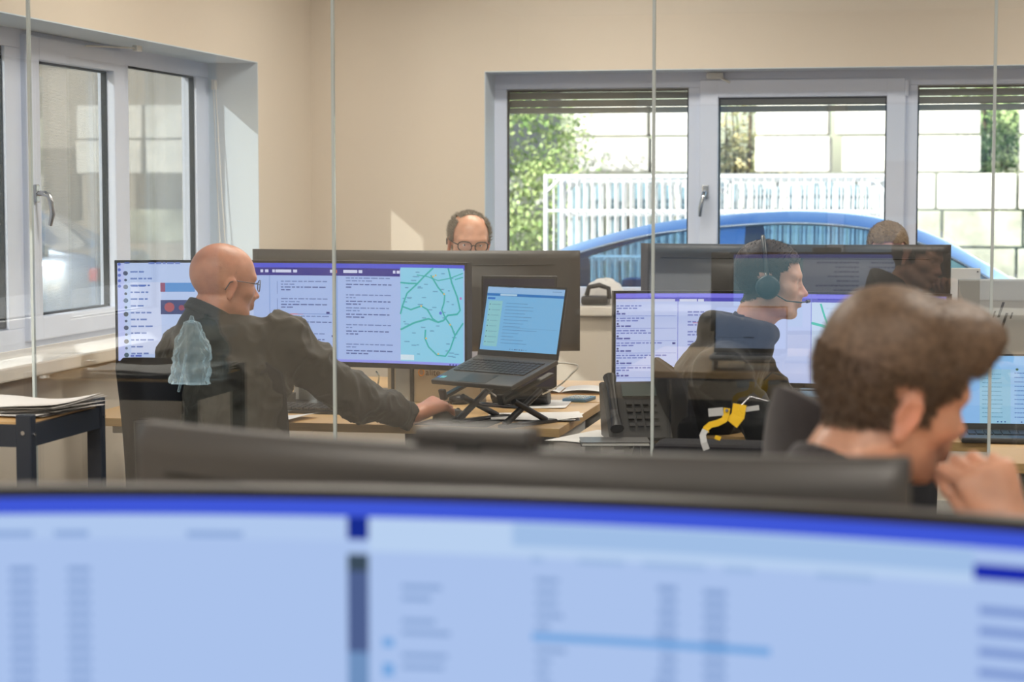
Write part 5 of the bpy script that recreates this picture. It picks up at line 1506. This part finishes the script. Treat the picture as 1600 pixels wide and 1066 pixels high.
def head_prims(F, H, k=.012):
    e = lambda c, r, kk=k, op='add': F.ell(c, r, H, kk, op)
    e((0, -.016, .030), (.0755, .094, .087), .004)
    e((0, .022, .030), (.067, .069, .072), .02)
    e((0, .030, -.022), (.060, .060, .074), .02)
    e((0, .020, -.066), (.052, .056, .040), .02)
    e((0, .070, -.096), (.022, .020, .017), .022)
    for s in (-1, 1):
        e((s * .044, .052, -.020), (.022, .026, .020), .022)
        F.cone((s * .012, .086, .022), (s * .046, .072, .022), .0105, .010, H, .016)
        F.cone((s * .050, -.005, -.055), (s * .034, .058, -.088), .018, .014, H, .025)
    F.cone((0, .080, .016), (0, .102, -.024), .0085, .0105, H, .010)
    e((0, .108, -.032), (.0115, .0125, .0105), .007)
    for s in (-1, 1):
        e((s * .0125, .096, -.036), (.0085, .011, .0085), .006)
        e((s * .031, .092, .003), (.0155, .016, .0115), .010, 'sub')
        e((s * .031, .0715, .003), (.0135, .0135, .0135), .002)
        F.cone((s * .019, .083, .009), (s * .044, .074, .008), .0035, .0035, H, .004)
        e((s * .0055, .102, -.0425), (.0035, .005, .003), .003, 'sub')
    e((0, .086, -.056), (.024, .014, .018), .014)
    e((0, .0965, -.0605), (.021, .0070, .0055), .005)
    e((0, .0945, -.0715), (.0185, .0075, .0060), .005)
    e((0, .104, -.0660), (.024, .006, .0014), .002, 'sub')
    e((0, .100, -.082), (.016, .007, .004), .008, 'sub')
    for s in (-1, 1):      # ears
        E = H @ Matrix.Translation((s * .0775, -.012, -.012)) @ Matrix.Rotation(R(-s * 24), 4, 'Z') @ Matrix.Rotation(R(-10), 4, 'X')
        F.ell((0, 0, .002), (.0065, .0175, .030), E, .008)
        F.ell((s * .001, .003, -.026), (.0060, .0105, .011), E, .006)
        F.ell((s * .0075, .003, .002), (.0055, .0085, .016), E, .004, 'sub')
        F.cone((s * .006, -.013, -.006), (s * .006, -.008, .022), .0034, .0036, E, .003)
        F.cone((s * .006, -.008, .022), (s * .005, .009, .024), .0036, .003, E, .003)

def hand_prims(F, wrist, f, n, side, curl=(.5, .7, .5), thumb=(.75, .35), scale=1.0, spread=.10, tcurl=.4, k=.005):
    """f: towards the fingers, n: out of the back of the hand, side: towards the thumb"""
    w = np.array(wrist, float); f = unit(f); n = unit(np.array(n) - f * np.dot(n, f)); t = unit(np.array(side) - f * np.dot(side, f) - n * np.dot(side, n)); S = scale
    P = lambda a, b, c: w + (f * a + t * b + n * c) * S
    F.cone(P(-.02, 0, 0), P(.015, 0, 0), .025 * S, .026 * S, None, .012, flat=(n, 1.25))
    for b0, b1, r_ in ((-.006, -.028, .0145), (-.002, -.010, .0155), (.004, .010, .0158), (.010, .028, .0150)):
        F.cone(P(.012, b0, 0), P(.080, b1, .002), .020 * S, r_ * S, None, .012, flat=(n, 1.25))
    L = ((.040, .024, .021), (.044, .028, .022), (.040, .026, .021), (.031, .020, .018))
    for q, b in enumerate((.030, .010, -.010, -.029)):
        ang = 0; p = P(.084 - (.010 if q == 3 else 0) - (.003 if q == 2 else 0), b, .001)
        dirf = unit(f + t * spread * (1.5 - q) * .6)
        rr = [.0095, .0086, .0078, .0068]
        cm = curl[q] if isinstance(curl[0], (tuple, list)) else curl
        for j in range(3):
            ang += cm[j]
            d = dirf * math.cos(ang) - n * math.sin(ang)
            e = p + d * L[q][j] * S
            F.cone(p, e, rr[j] * S, rr[j + 1] * S, None, k if j else .007)
            p = e
    a, c = thumb
    p = P(.020, .022, -.006); d = unit(f * math.cos(a) + t * math.sin(a) - n * c)
    e = p + d * .045 * S; F.cone(p, e, .0150 * S, .0118 * S, None, .010)
    d2 = unit(d + f * .25 - n * tcurl - t * .35); e2 = e + d2 * .032 * S; F.cone(e, e2, .0112 * S, .0098 * S, None, .005)
    d3 = unit(d2 - n * tcurl * .4 - t * .2); F.cone(e2, e2 + d3 * .024 * S, .0098 * S, .0075 * S, None, .004)

def person(label, hc, yaw, pitch, roll, J, tyaw, skin, hairfn=None, hairmat=None, shirt=None, trousers=None, h=.006, hands=(), seed=1, tone=None, extra=None, sleeve=1.0, wrinkle=.006, hs=1.0, strands=0, strand_len=.012, strand_dir=None, sh_h=.009, build=1.0, torsoflat=1.35, hj=.22, collar=True):
    """yaw, tyaw: heading of face and chest, clockwise from the far wall; J: joints in the room"""
    t = thing('person', label, 'person', (J['pelvis'][0], J['pelvis'][1], 0))
    org = np.array(t.location)
    H = Matrix.Translation(Vector(hc)) @ Matrix.Rotation(-yaw, 4, 'Z') @ Matrix.Rotation(-pitch, 4, 'X') @ Matrix.Rotation(roll, 4, 'Y') @ Matrix.Scale(hs, 4)
    # (the builder works with rigid matrices: fold the scale into the primitives)
    Hr = Matrix.Translation(Vector(hc)) @ Matrix.Rotation(-yaw, 4, 'Z') @ Matrix.Rotation(-pitch, 4, 'X') @ Matrix.Rotation(roll, 4, 'Y')
    J = {k: np.array(v, float) for k, v in J.items()}
    tf = np.array([math.sin(tyaw), math.cos(tyaw), 0]); tr = np.array([math.cos(tyaw), -math.sin(tyaw), 0]); up = np.array([0, 0, 1.0])
    hip = {s: J['pelvis'] + tr * s * .09 for s in (-1, 1)}
    knee = {s: J.get('knee%d' % s, hip[s] + tf * .43 + tr * s * .04 + up * .0) for s in (-1, 1)}
    ank = {s: knee[s] - up * (knee[s][2] - .09) - tf * .05 for s in (-1, 1)}
    allp = np.array([J[k] for k in J] + [knee[1], knee[-1], ank[1] + tf * .16, ank[-1] + tf * .16, np.array(hc) + .14, np.array(hc) - .14] + [np.array(hd['wrist']) + unit(hd['f']) * .17 for hd in hands])
    lo = allp.min(0) - .17; hi = allp.max(0) + .17; lo[2] = -.005
    neck = J['neck']
    hb = np.array(Hr @ Vector((0, -.022, -.055)))
    def skeleton(F, add, cloth):
        B = build
        F.cone(J['pelvis'], J['pelvis'] * .5 + J['chest'] * .5, (.135 + add) * B, (.132 + add) * B, None, .06, flat=(tf, 1.25))
        F.cone(J['pelvis'] * .5 + J['chest'] * .5, J['chest'], (.130 + add) * B, (.150 + add) * B, None, .06, flat=(tf, torsoflat))
        F.cone(J['chest'], J['chest'] * .35 + neck * .65, (.150 + add) * B, (.095 + add) * B, None, .06, flat=(tf, torsoflat))
        for s, nm in ((1, 'R'), (-1, 'L')):
            F.cone(neck - up * .03, J['sh' + nm], (.052 + add) * B, (.058 + add) * B, None, .05)
            F.cone(J['chest'], J['sh' + nm], (.09 + add) * B, (.060 + add) * B, None, .05)
            F.cone(J['sh' + nm], J['el' + nm], (.053 + add * sleeve) * B, (.043 + add * sleeve) * B, None, .03)
            F.cone(J['el' + nm], J['wr' + nm], (.043 + add * sleeve) * B, (.027 + add * sleeve * .9), None, .02)
    F = Field(lo, hi, h)
    skeleton(F, -.008, False)
    for s in (-1, 1):
        F.cone(hip[s], knee[s], .078, .052, None, .04); F.cone(knee[s], ank[s], .048, .034, None, .02); F.cone(ank[s] - up * .03, ank[s] - up * .05 + tf * .14, .032, .026, None, .02)
    F.cone(neck, hb, .056, .052, None, .035)
    F.cone(neck * .5 + hb * .5 + 0, np.array(Hr @ Vector((0, .030, -.075))), .048, .036, None, .03)
    head_prims(F, Hr)
    for hd in hands: hand_prims(F, **hd)
    V, Fa = F.mesh(); V = relax(V, Fa, 1, .35)
    if tone is None: tone = lambda L, V: np.ones((len(V), 3))
    Hi = np.array(Hr.inverted())
    Lc = V @ Hi[:3, :3].T + Hi[:3, 3]
    C = np.ones((len(V), 3))
    near = (np.abs(Lc) < .16).all(1)
    lip = np.exp(-((Lc[:, 0] / .020) ** 2 + ((Lc[:, 1] - .098) / .012) ** 2 + ((Lc[:, 2] + .066) / .010) ** 2)) * near
    C *= 1 - lip[:, None] * np.array([.18, .42, .36])
    ear = np.exp(-(((np.abs(Lc[:, 0]) - .085) / .012) ** 2 + ((Lc[:, 1] + .012) / .03) ** 2 + ((Lc[:, 2] + .012) / .04) ** 2)) * near
    C *= 1 - ear[:, None] * np.array([.0, .16, .14])
    nose = np.exp(-((Lc[:, 0] / .018) ** 2 + ((Lc[:, 1] - .108) / .02) ** 2 + ((Lc[:, 2] + .03) / .02) ** 2)) * near
    C *= 1 - nose[:, None] * np.array([.0, .16, .13])
    C *= np.clip(tone(Lc, V), 0, 2)
    body = np_obj('body', V, Fa, skin, t, origin=org); paint(body, C)
    # eyes
    for s in (-1, 1):
        m_ = MB(); c = Hr @ Vector((s * .031, .0722, .003)); fr = Hr.to_3x3()
        m_.lathe([(.0122 * math.sin(a), .0122 * math.cos(a)) for a in [PI * k / 10 for k in range(11)]], (0, 0, 0), 16, 0, rot=fr @ Matrix.Rotation(-PI / 2, 3, 'X'))
        m_.v = [tuple(Vector(v) + c - Vector(org)) for v in m_.v]
        for i, p_ in enumerate(m_.v[:len(m_.v)]): pass
        eb = m_.build('eye', [M['eyewhite'], M['iris']], t)
        for pl in eb.data.polygons:
            d = (pl.center - (c - Vector(org))).normalized()
            if d.dot(fr @ Vector((0, 1, 0))) > .90: pl.material_index = 1
    # hair
    if hairfn is not None:
        N = vnormals(V, Fa); th = hairfn(Lc); th = np.where(near, th, -1)
        keep = th > 0
        jit = vnoise(V, 160, seed) * .5 + vnoise(V, 420, seed + 1) * .5
        VH = V + N * (np.clip(th, 0, 1) * (1 + hj * jit))[:, None] + N * .0004
        VH2 = VH.copy()
        fk = Fa[keep[Fa].all(1)]
        used = np.unique(fk); mp = -np.ones(len(V), int); mp[used] = np.arange(len(used))
        Vv = VH2[used]; Ff = mp[fk]
        if strands:
            r = np.random.default_rng(seed); src = r.choice(used, strands)
            wgt = np.clip(th[src] / max(th.max(), 1e-6), .05, 1)
            P0 = V[src] + N[src] * np.clip(th[src], 0, 1)[:, None] * .55 + r.normal(0, .0016, (strands, 3))
            R3 = np.array(Hr.to_3x3())
            dl = strand_dir(Lc[src]) if strand_dir is not None else np.tile([0, -.3, .2], (strands, 1))
            dw = dl @ R3.T; d = N[src] * .55 + dw + r.normal(0, .22, (strands, 3)); d /= np.linalg.norm(d, axis=1, keepdims=True)
            ln = (strand_len * (.35 + .65 * wgt) * r.uniform(.6, 1.25, strands))[:, None]
            mid = P0 + d * ln * .55; tip = P0 + (d * .75 + dw * .35) * ln
            sd_ = np.cross(d, r.normal(0, 1, (strands, 3))); sd_ /= np.linalg.norm(sd_, axis=1, keepdims=True); wv = .0007
            SV = np.stack([P0 - sd_ * wv, P0 + sd_ * wv, mid + sd_ * wv * .8, mid - sd_ * wv * .8, tip + sd_ * wv * .15, tip - sd_ * wv * .15], 1).reshape(-1, 3)
            b = len(Vv) + np.arange(strands)[:, None] * 6
            SF = np.concatenate([b + np.array([0, 1, 2, 3]), b + np.array([3, 2, 4, 5])])
            Vv = np.concatenate([Vv, SV]); Ff = np.concatenate([Ff, SF])
        np_obj('hair', Vv, Ff, hairmat, t, origin=org)
    # clothes
    if shirt is not None:
        G = Field(lo - .02, hi + .02, sh_h)
        skeleton(G, .010, True)
        G.cone(neck - up * .02, neck * .6 + hb * .4, .066, .064, None, .03)
        if extra: extra(G, Hr, tf, tr, up)
        hv = np.array(Hr @ Vector((0, 0, 0)))
        # cuffs end before the hands, hem over the hips
        for nm in ('R', 'L'):
            d = unit(J['wr' + nm] - J['el' + nm])
            G.cone(J['wr' + nm] + d * .0, J['wr' + nm] + d * .30, .062, .062, None, .0, 'sub')
        nd = unit(hb - neck); cpt = neck + nd * .062
        G.cone(cpt + nd * .055, cpt + nd * .35, .085, .085, None, .006, 'sub')
        G.cone(neck + nd * .01, cpt + nd * .1, .053, .057, None, .0, 'sub')
        q1 = unit(np.cross(nd, [1, .2, 0])); q2 = np.cross(nd, q1); cc = neck + nd * .046
        V2, F2 = G.mesh(); V2 = relax(V2, F2, 1, .4)
        if wrinkle:
            N2 = vnormals(V2, F2)
            q = V2 * np.array([1, 1, 1.0])
            nz = (1 - np.abs(vnoise(q + .03 * vnoise(q, 9, seed + 3)[:, None], 13, seed))) ** 2 + .5 * (1 - np.abs(vnoise(q, 27, seed + 9))) ** 2
            fade = np.clip(np.linalg.norm(V2 - cc, axis=1) / .10 - .9, 0, 1)
            V2 = V2 + N2 * ((nz - .75) * wrinkle * fade)[:, None]
        jk = np_obj('jacket', V2, F2, shirt, t, origin=org)
        K = Field(cc - .14, cc + .14, .005) if collar else None
        for k in range(28):
            a0, a1 = 2 * PI * k / 28, 2 * PI * (k + 1) / 28
            for q, (hh_, rr_) in enumerate(((.0, .070), (.012, .067), (.022, .0655))):
                fl = lambda a: cc - nd * .012 + nd * hh_ + (q1 * math.cos(a) + q2 * math.sin(a)) * rr_
                if K: K.cone(fl(a0), fl(a1), .0075, .0075, None, .004)
        if K: V5, F5 = K.mesh(); np_obj('collar', V5, F5, shirt, jk, origin=org)
    tm = trousers or M['denim']
    G = Field(np.minimum(lo, lo) , np.array([hi[0], hi[1], J['pelvis'][2] + .25]), .010)
    G.cone(J['pelvis'] + up * .06, J['pelvis'] - up * .01, .150 * build, .150 * build, None, .04, flat=(tf, 1.2))
    for s in (-1, 1):
        G.cone(hip[s], knee[s], .092, .066, None, .04); G.cone(knee[s], ank[s], .064, .052, None, .02)
    V3, F3 = G.mesh(); np_obj('trousers', relax(V3, F3, 1), F3, tm, t, origin=org)
    for s in (-1, 1):
        G = Field(ank[s] - .12 - np.abs(tf) * .16, ank[s] + .12 + np.abs(tf) * .18, .008)
        G.cone(ank[s] - up * .035 - tf * .03, ank[s] - up * .045 + tf * .15, .045, .038, None, .02); G.plane_cut((0, 0, .006), (0, 0, -1))
        V4, F4 = G.mesh()
        if len(F4): np_obj('shoe', V4, F4, M['shoe'], t, origin=org)
    return t, Hr, org

M['eyewhite'] = mat('eye_white', rgb(226, 222, 216), .15); M['iris'] = mat('iris', rgb(60, 50, 44), .1)
M['denim'] = mat('dark_denim', rgb(36, 40, 54), .9, bump=.3, bscale=400); M['shoe'] = mat('dark_shoe', rgb(30, 28, 28), .5)
M['olive'] = mat('dark_olive_cotton', rgb(36, 33, 27), .75, var=.14, vscale=14, sheen=.1)
M['hoodie'] = mat('black_hoodie_jersey', rgb(32, 34, 38), .95, var=.08, vscale=30, sheen=.15)
M['wshirt'] = mat('light_shirt', rgb(200, 204, 212), .85, bump=.2, bscale=400)
S1 = skin_mat('ruddy_skin', rgb(218, 152, 126)); S2 = skin_mat('fair_skin', rgb(230, 182, 164)); S3 = skin_mat('tanned_skin', rgb(214, 160, 132))

def frame_part(mb, name, m, t): return mb.build(name, m, t)

def glasses(t, Hr, org, lens_w=.024, lens_h=.018, rim='bezel', arm='bezel', thick=.0016, dy=.0, dz=.0, halfrim=False):
    g = bpy.data.objects.new('glasses', None); 
    X = lambda x, y, z: (Hr @ Vector((x, y + dy, z + dz))) - Vector(org)
    fr = MB(); le = MB(); am = MB()
    for s in (-1, 1):
        pts = []
        for k in range(25):
            a = 2 * PI * k / 24; c, s_ = math.cos(a), math.sin(a)
            px = s * .033 + math.copysign(abs(c) ** .75, c) * lens_w; pz = .001 + math.copysign(abs(s_) ** .75, s_) * lens_h
            pts.append(X(px, .106 - abs(px) ** 2 * 4.5, pz))
        fr.tube(pts, thick, 6, cap=False)
        le.add(pts[:-1], [tuple(range(24))])
        am.tube([X(s * .058, .091, .006), X(s * .074, .06, .008), X(s * .083, -.002, .012), X(s * .087, -.022, .006), X(s * .084, -.034, -.018)], [thick * 1.2, thick, thick, thick * 1.3, thick * 1.3], 6)
    fr.tube([X(-.011, .107, .004), X(0, .110, .008), X(.011, .107, .004)], thick, 6)
    o = fr.build('glasses', rim, t); le.build('lens', M['lens'], o, recalc=False); am.build('temple_arm', arm, o)
    return o
M['lens'] = glass_mat('spectacle_lens', (.90, .95, .97, 1), 1.5)
M['wire'] = mat('blue_grey_wire', rgb(66, 76, 96), .3, .6)

# ---- the bald man at the wide monitor
hc = at_depth(350, 442, 6.0)
ya = R(45)
fdir = np.array([math.sin(ya), math.cos(ya), 0])
J = {'pelvis': np.array(at_depth(352, 780, 5.92)), 'chest': np.array(at_depth(362, 612, 6.02)), 'shR': np.array(at_depth(444, 536, 6.02)), 'shL': np.array(at_depth(292, 556, 6.22)),
     'elR': np.array(at_depth(556, 622, 6.17)), 'wrR': np.array(at_depth(652, 651, 6.44)), 'elL': np.array(at_depth(276, 650, 6.36)), 'wrL': np.array(at_Z(318, 640, DZ + .05)) + np.array([0, .05, 0])}
J['neck'] = np.array(hc) - fdir * .060 + np.array([-.01, 0, -.128])
J['pelvis'][2] = .58
wr = J['wrR']; hf = np.array(at_depth(706, 626, 6.54)) - wr
def tone_bald(L, V):
    c = np.ones((len(V), 3))
    for (a, b, z_, s_, k) in ((.07, -.05, .045, .0035, .45), (.066, -.028, .062, .0025, .3), (.06, -.01, .07, .003, .3), (.074, .0, .035, .003, .25)):
        d = np.exp(-(((L - np.array([a, b, z_])) / s_) ** 2).sum(1)); c *= 1 - d[:, None] * np.array([.5, .55, .5]) * (k + .4)
    n = vnoise(L, 22, 5); c *= 1 + n[:, None] * np.array([.02, .06, .06])
    return c
t1, H1, o1 = person('bald man in a dark olive jacket and glasses, reaching for a mouse', hc, ya, R(6), R(2), J, R(28), S1, shirt=M['olive'], h=.0055, tone=tone_bald, seed=3, sleeve=1.7, wrinkle=.020, build=1.10,
    hands=[dict(wrist=wr + unit(hf) * .010 + np.array([0, 0, .008]), f=hf, n=(0.05, -.45, .88), side=(-.45, .8, .1), curl=(.55, .75, .45), thumb=(.5, .45), scale=1.08, spread=.32, k=.003), dict(wrist=J['wrL'], f=(.6, .6, -.1), n=(0, 0, 1), side=(.7, -.6, 0), curl=(.4, .5, .4))], sh_h=.0075)
glasses(t1, H1, o1, lens_w=.021, lens_h=.017, rim='wire', arm='wire', thick=.0013)

# ---- the man with the headset, in profile
hc = at_depth(1203, 440, 6.20)
ya = R(84); fdir = np.array([math.sin(ya), math.cos(ya), 0])
hcn = np.array(hc)
J = {'pelvis': np.array([hcn[0] - .30, hcn[1] + .02, .56]), 'chest': np.array([hcn[0] - .17, hcn[1] + .02, .86]), 'neck': hcn - fdir * .065 + np.array([0, 0, -.165]),
     'shR': hcn + np.array([-.13, -.165, -.275]), 'shL': hcn + np.array([-.09, .185, -.275]), 'elR': hcn + np.array([.02, -.235, -.44]), 'wrR': hcn + np.array([.26, -.10, -.405]),
     'elL': hcn + np.array([.06, .24, -.44]), 'wrL': hcn + np.array([.30, .16, -.405])}
def hair_short(L):
    x, y, z = L[:, 0], L[:, 1], L[:, 2]
    front = y < .064 - .010 * np.abs(x / .06) ** 2 + .0 * z
    hl = (z > .058) & (y < .082 - (z - .058) * .0)       # above the forehead line
    side = (z > .012 + np.clip(y - .0, 0, 1) * .55) & (y < .052)
    back = (z > -.072 + np.clip(y + .09, 0, 1) * .35) & (y < -.022)
    burn = (np.abs(y - .010) < .016) & (z > -.018) & (np.abs(x) > .05)
    m = hl | side | back | burn
    ear = (np.abs(x) > .072) & (z < .028) & (y > -.036) & (y < .02) & ~((z > .004) & (y > .0))
    th = .0022 + .010 * np.clip((z - .03) / .06, 0, 1)
    return np.where(m & ~ear, th, -1)
def hood(G, H, tf, tr, up):
    nb = J['neck']
    for k in range(13):
        a0 = -2.3 + 4.6 * k / 12; a1 = -2.3 + 4.6 * (k + 1) / 12
        c0 = nb - tf * .02 + tf * (-math.cos(a0) * .090) + tr * math.sin(a0) * .088 + up * (.020 + .018 * math.cos(a0))
        c1 = nb - tf * .02 + tf * (-math.cos(a1) * .090) + tr * math.sin(a1) * .088 + up * (.020 + .018 * math.cos(a1))
        G.cone(c0, c1, .034, .034, None, .015)
    G.ell(nb - tf * .105 + up * .0, (.05, .05, .055), None, .03)
M['brownhair'] = mat('dark_brown_hair', rgb(70, 56, 46), .55, var=.25, vscale=160); M['greyhair'] = mat('thin_grey_hair', rgb(128, 118, 104), .6, var=.2, vscale=120)
M['sandhair'] = mat('sandy_grey_hair', rgb(128, 108, 84), .6, var=.25, vscale=140); M['youngh'] = mat('medium_brown_hair', rgb(108, 88, 71), .5, var=.38, vscale=130)
fwd = lambda L: np.stack([L[:, 0] * 0, .35 + 0 * L[:, 0], np.where(L[:, 2] > .06, .25, -.5)], 1)
t2, H2, o2 = person('man in a black hooded sweater wearing an over-ear headset, seen in profile', hc, ya, R(3), 0, J, R(80), S2, hairfn=hair_short, hairmat=M['brownhair'], shirt=M['hoodie'], h=.0055, seed=8, sleeve=1.5, wrinkle=.008, strands=9000, strand_len=.010, strand_dir=fwd, extra=hood, collar=False,
    hands=[dict(wrist=J['wrR'], f=(.9, .1, -.15), n=(0, 0, 1), side=(0, 1, 0), curl=(.4, .5, .4)), dict(wrist=J['wrL'], f=(.9, 0, -.15), n=(0, 0, 1), side=(0, -1, 0), curl=(.4, .5, .4))], sh_h=.008, build=1.05)
X = lambda x, y, z: (H2 @ Vector((x, y, z))) - Vector(o2)
hd = MB(); pts = []
for k in range(21):
    a = PI * k / 20; pts.append(X(.090 * math.cos(a) * (1 if abs(math.cos(a)) < .98 else .99), -.030 + .020 * (1 - math.sin(a)), -.004 + .140 * math.sin(a) ** .85))
for p_, q_ in zip(pts[:-1], pts[1:]): pass
hd.tube(pts, .0065, 8); hso = hd.build('headset', 'dgrey', t2)
for s in (-1, 1):
    m_ = MB(); rot = H2.to_3x3() @ Matrix.Rotation(R(90) * s, 3, 'Y')
    m_.lathe([(0, 0), (.030, 0), (.037, .004), (.037, .018), (.033, .026), (.016, .030), (0, .030)], tuple(X(s * .078, -.008, -.014)), 26, 0, rot=rot); m_.build('ear_cup', mat('headset_blue_grey', rgb(44, 60, 70), .4), hso)
    m_ = MB(); m_.tube([X(s * .094, -.018, .030), X(s * .098, -.010, .0)], .004, 6); m_.build('slider', 'steel', hso)
m_ = MB(); m_.tube([X(.100, .008, -.030), X(.094, .050, -.052), X(.060, .096, -.056), X(.030, .116, -.054)], .0022, 6); m_.tube([X(.034, .114, -.054), X(.018, .122, -.053)], .005, 8); m_.build('microphone_boom', 'bezel', hso)

# ---- man with black glasses behind the far screens
hc = at_depth(733, 378, 8.0); hcn = np.array(hc); ya = R(158); fdir = np.array([math.sin(ya), math.cos(ya), 0])
J = {'pelvis': np.array([hcn[0] - .02, hcn[1] + .12, .62]), 'chest': np.array([hcn[0] - .03, hcn[1] + .08, .95]), 'neck': hcn - fdir * .05 + np.array([0, 0, -.17]),
     'shR': hcn + np.array([-.19, .07, -.29]), 'shL': hcn + np.array([.18, .09, -.29]), 'elR': hcn + np.array([-.24, -.06, -.47]), 'wrR': hcn + np.array([-.10, -.28, -.48]), 'elL': hcn + np.array([.24, -.04, -.47]), 'wrL': hcn + np.array([.10, -.28, -.48])}
def hair_ring(L):
    x, y, z = L[:, 0], L[:, 1], L[:, 2]
    side = (np.abs(x) > .050) & (z > .004) & (z < .088) & (y < .040) & (y < .056 - (z - .0) * .25)
    back = (y < -.025) & (z > -.07 + np.clip(y + .09, 0, 1) * .4) & (z < .118)
    top = (z > .098) & (y < .02)
    ear = (np.abs(x) > .074) & (z < .026) & (y > -.036) & (y < .02)
    return np.where((side | back | top) & ~ear, np.where(top, .0020, .0045), -1)
t3, H3, o3 = person('man with thinning grey hair and black glasses peering over the dark screens', hc, ya, R(10), R(-2), J, R(176), S3, hairfn=hair_ring, hairmat=M['greyhair'], shirt=M['wshirt'], h=.0055, seed=12, strands=5200, strand_len=.016, strand_dir=lambda L: np.stack([L[:, 0] * 6, -.2 + 0 * L[:, 0], .35 + 0 * L[:, 0]], 1),
    hands=[dict(wrist=J['wrR'], f=(.2, -.9, -.1), n=(0, 0, 1), side=(1, 0, 0), curl=(.4, .5, .4)), dict(wrist=J['wrL'], f=(-.2, -.9, -.1), n=(0, 0, 1), side=(-1, 0, 0), curl=(.4, .5, .4))])
glasses(t3, H3, o3, lens_w=.026, lens_h=.019, thick=.0022, dy=.002)

# ---- light haired man at the far right
hc = at_depth(1387, 398, 7.85); hcn = np.array(hc)
J = {'pelvis': np.array([hcn[0], hcn[1] + .12, .57]), 'chest': np.array([hcn[0], hcn[1] + .09, .90]), 'neck': hcn + np.array([0, .05, -.17]),
     'shR': hcn + np.array([-.19, .08, -.29]), 'shL': hcn + np.array([.19, .08, -.29]), 'elR': hcn + np.array([-.24, -.05, -.42]), 'wrR': hcn + np.array([-.10, -.26, -.43]), 'elL': hcn + np.array([.24, -.05, -.42]), 'wrL': hcn + np.array([.10, -.26, -.43])}
t4, H4, o4 = person('man with short light hair, only the top of his head above the dark screen', hc, R(176), R(12), 0, J, R(178), S2, hairfn=hair_short, hairmat=M['sandhair'], shirt=M['wshirt'], h=.006, seed=15, strands=6000, strand_len=.012, strand_dir=lambda L: np.stack([.3 + L[:, 0] * 2, .3 + 0 * L[:, 0], .1 + 0 * L[:, 0]], 1),
    hands=[dict(wrist=J['wrR'], f=(.2, -.9, -.1), n=(0, 0, 1), side=(1, 0, 0), curl=(.4, .5, .4)), dict(wrist=J['wrL'], f=(-.2, -.9, -.1), n=(0, 0, 1), side=(-1, 0, 0), curl=(.4, .5, .4))])

# ---- young man in the foreground
hc = at_depth(1394, 613, 2.60); hcn = np.array(hc); ya = R(61); fdir = np.array([math.sin(ya), math.cos(ya), 0])
wE = np.array(at_depth(1586, 838, 2.52)); elb = np.array([wE[0] + .17, wE[1] - .10, .80])
J = {'pelvis': np.array([hcn[0] - .14, hcn[1] + .16, .56]), 'chest': np.array([hcn[0] - .13, hcn[1] + .10, .87]), 'neck': hcn - fdir * .095 + np.array([0, .0, -.150]),
     'shR': hcn + np.array([-.03, -.15, -.30]), 'shL': hcn + np.array([-.14, .20, -.26]), 'elR': elb, 'wrR': wE, 'elL': hcn + np.array([.16, .22, -.47]), 'wrL': hcn + np.array([.34, .05, -.42])}
J['shR'][1] = max(J['shR'][1], 2.56)
def hair_young(L):
    x, y, z = L[:, 0], L[:, 1], L[:, 2]
    ax = np.abs(x)
    topm = (z > .050) & (y < .088)
    side = (z > .006 + np.clip(y, 0, 1) * .30) & (y < .058)
    back = (z > -.060 + np.clip(y + .09, 0, 1) * .4) & (y < -.022)
    burn = (np.abs(y - .014) < .014) & (z > -.020) & (ax > .05)
    ear = (ax > .073) & (z < .026) & (y > -.036) & (y < .02) & ~((z > .004) & (y > .002))
    up_ = np.clip((z - .035) / .065, 0, 1)
    fr_ = np.clip((y - .015) / .06, 0, 1)
    th = .0008 + .0030 * np.clip((z + .05) / .08, 0, 1) + .017 * up_ ** 1.3 + .046 * np.clip((z - .036) / .04, 0, 1) * fr_ ** 1.5 * np.clip(1.25 - ax / .07, 0, 1)
    return np.where((topm | side | back | burn) & ~ear, th, -1)
def tone_young(L, V):
    c = np.ones((len(V), 3)); x, y, z = L.T
    near = (np.abs(L) < .16).all(1)
    stub = np.clip(1 - np.abs(z + .07) / .04, 0, 1) * (y > -.005) * near * (np.abs(z) < .125)
    c *= 1 - stub[:, None] * np.array([.22, .18, .14])
    hl = (z > -.085 + np.clip(y + .09, 0, 1) * .5) & (y < -.02) & near & (np.abs(x) < .078)
    c *= np.where(hl, .75, 1)[:, None]
    return c
sdir = lambda L: np.stack([L[:, 0] * 1.5, np.where(L[:, 2] > .045, .85, .1), np.where(L[:, 2] > .06, .22, np.where(L[:, 2] > .0, -.2, -.6))], 1)
t5, H5, o5 = person('young man with brown quiff, blurred in the foreground, fist at his mouth', hc, ya, R(12), R(12), J, R(68), S3, hairfn=hair_young, hairmat=M['youngh'], shirt=M['fleece'], h=.0048, tone=tone_young, seed=21, hj=.07, strands=26000, strand_len=.024, strand_dir=sdir, sleeve=1.2, wrinkle=.008,
    hands=[dict(wrist=wE + np.array([0, 0, .0]), f=(-.45, .12, .88), n=(.42, -.88, .22), side=(-.85, -.4, -.3), curl=(.85, 1.25, .9), thumb=(.35, .25), scale=1.02, tcurl=.5), dict(wrist=J['wrL'], f=(.7, -.6, -.12), n=(0, 0, 1), side=(-.7, -.7, 0), curl=(.4, .5, .4))])
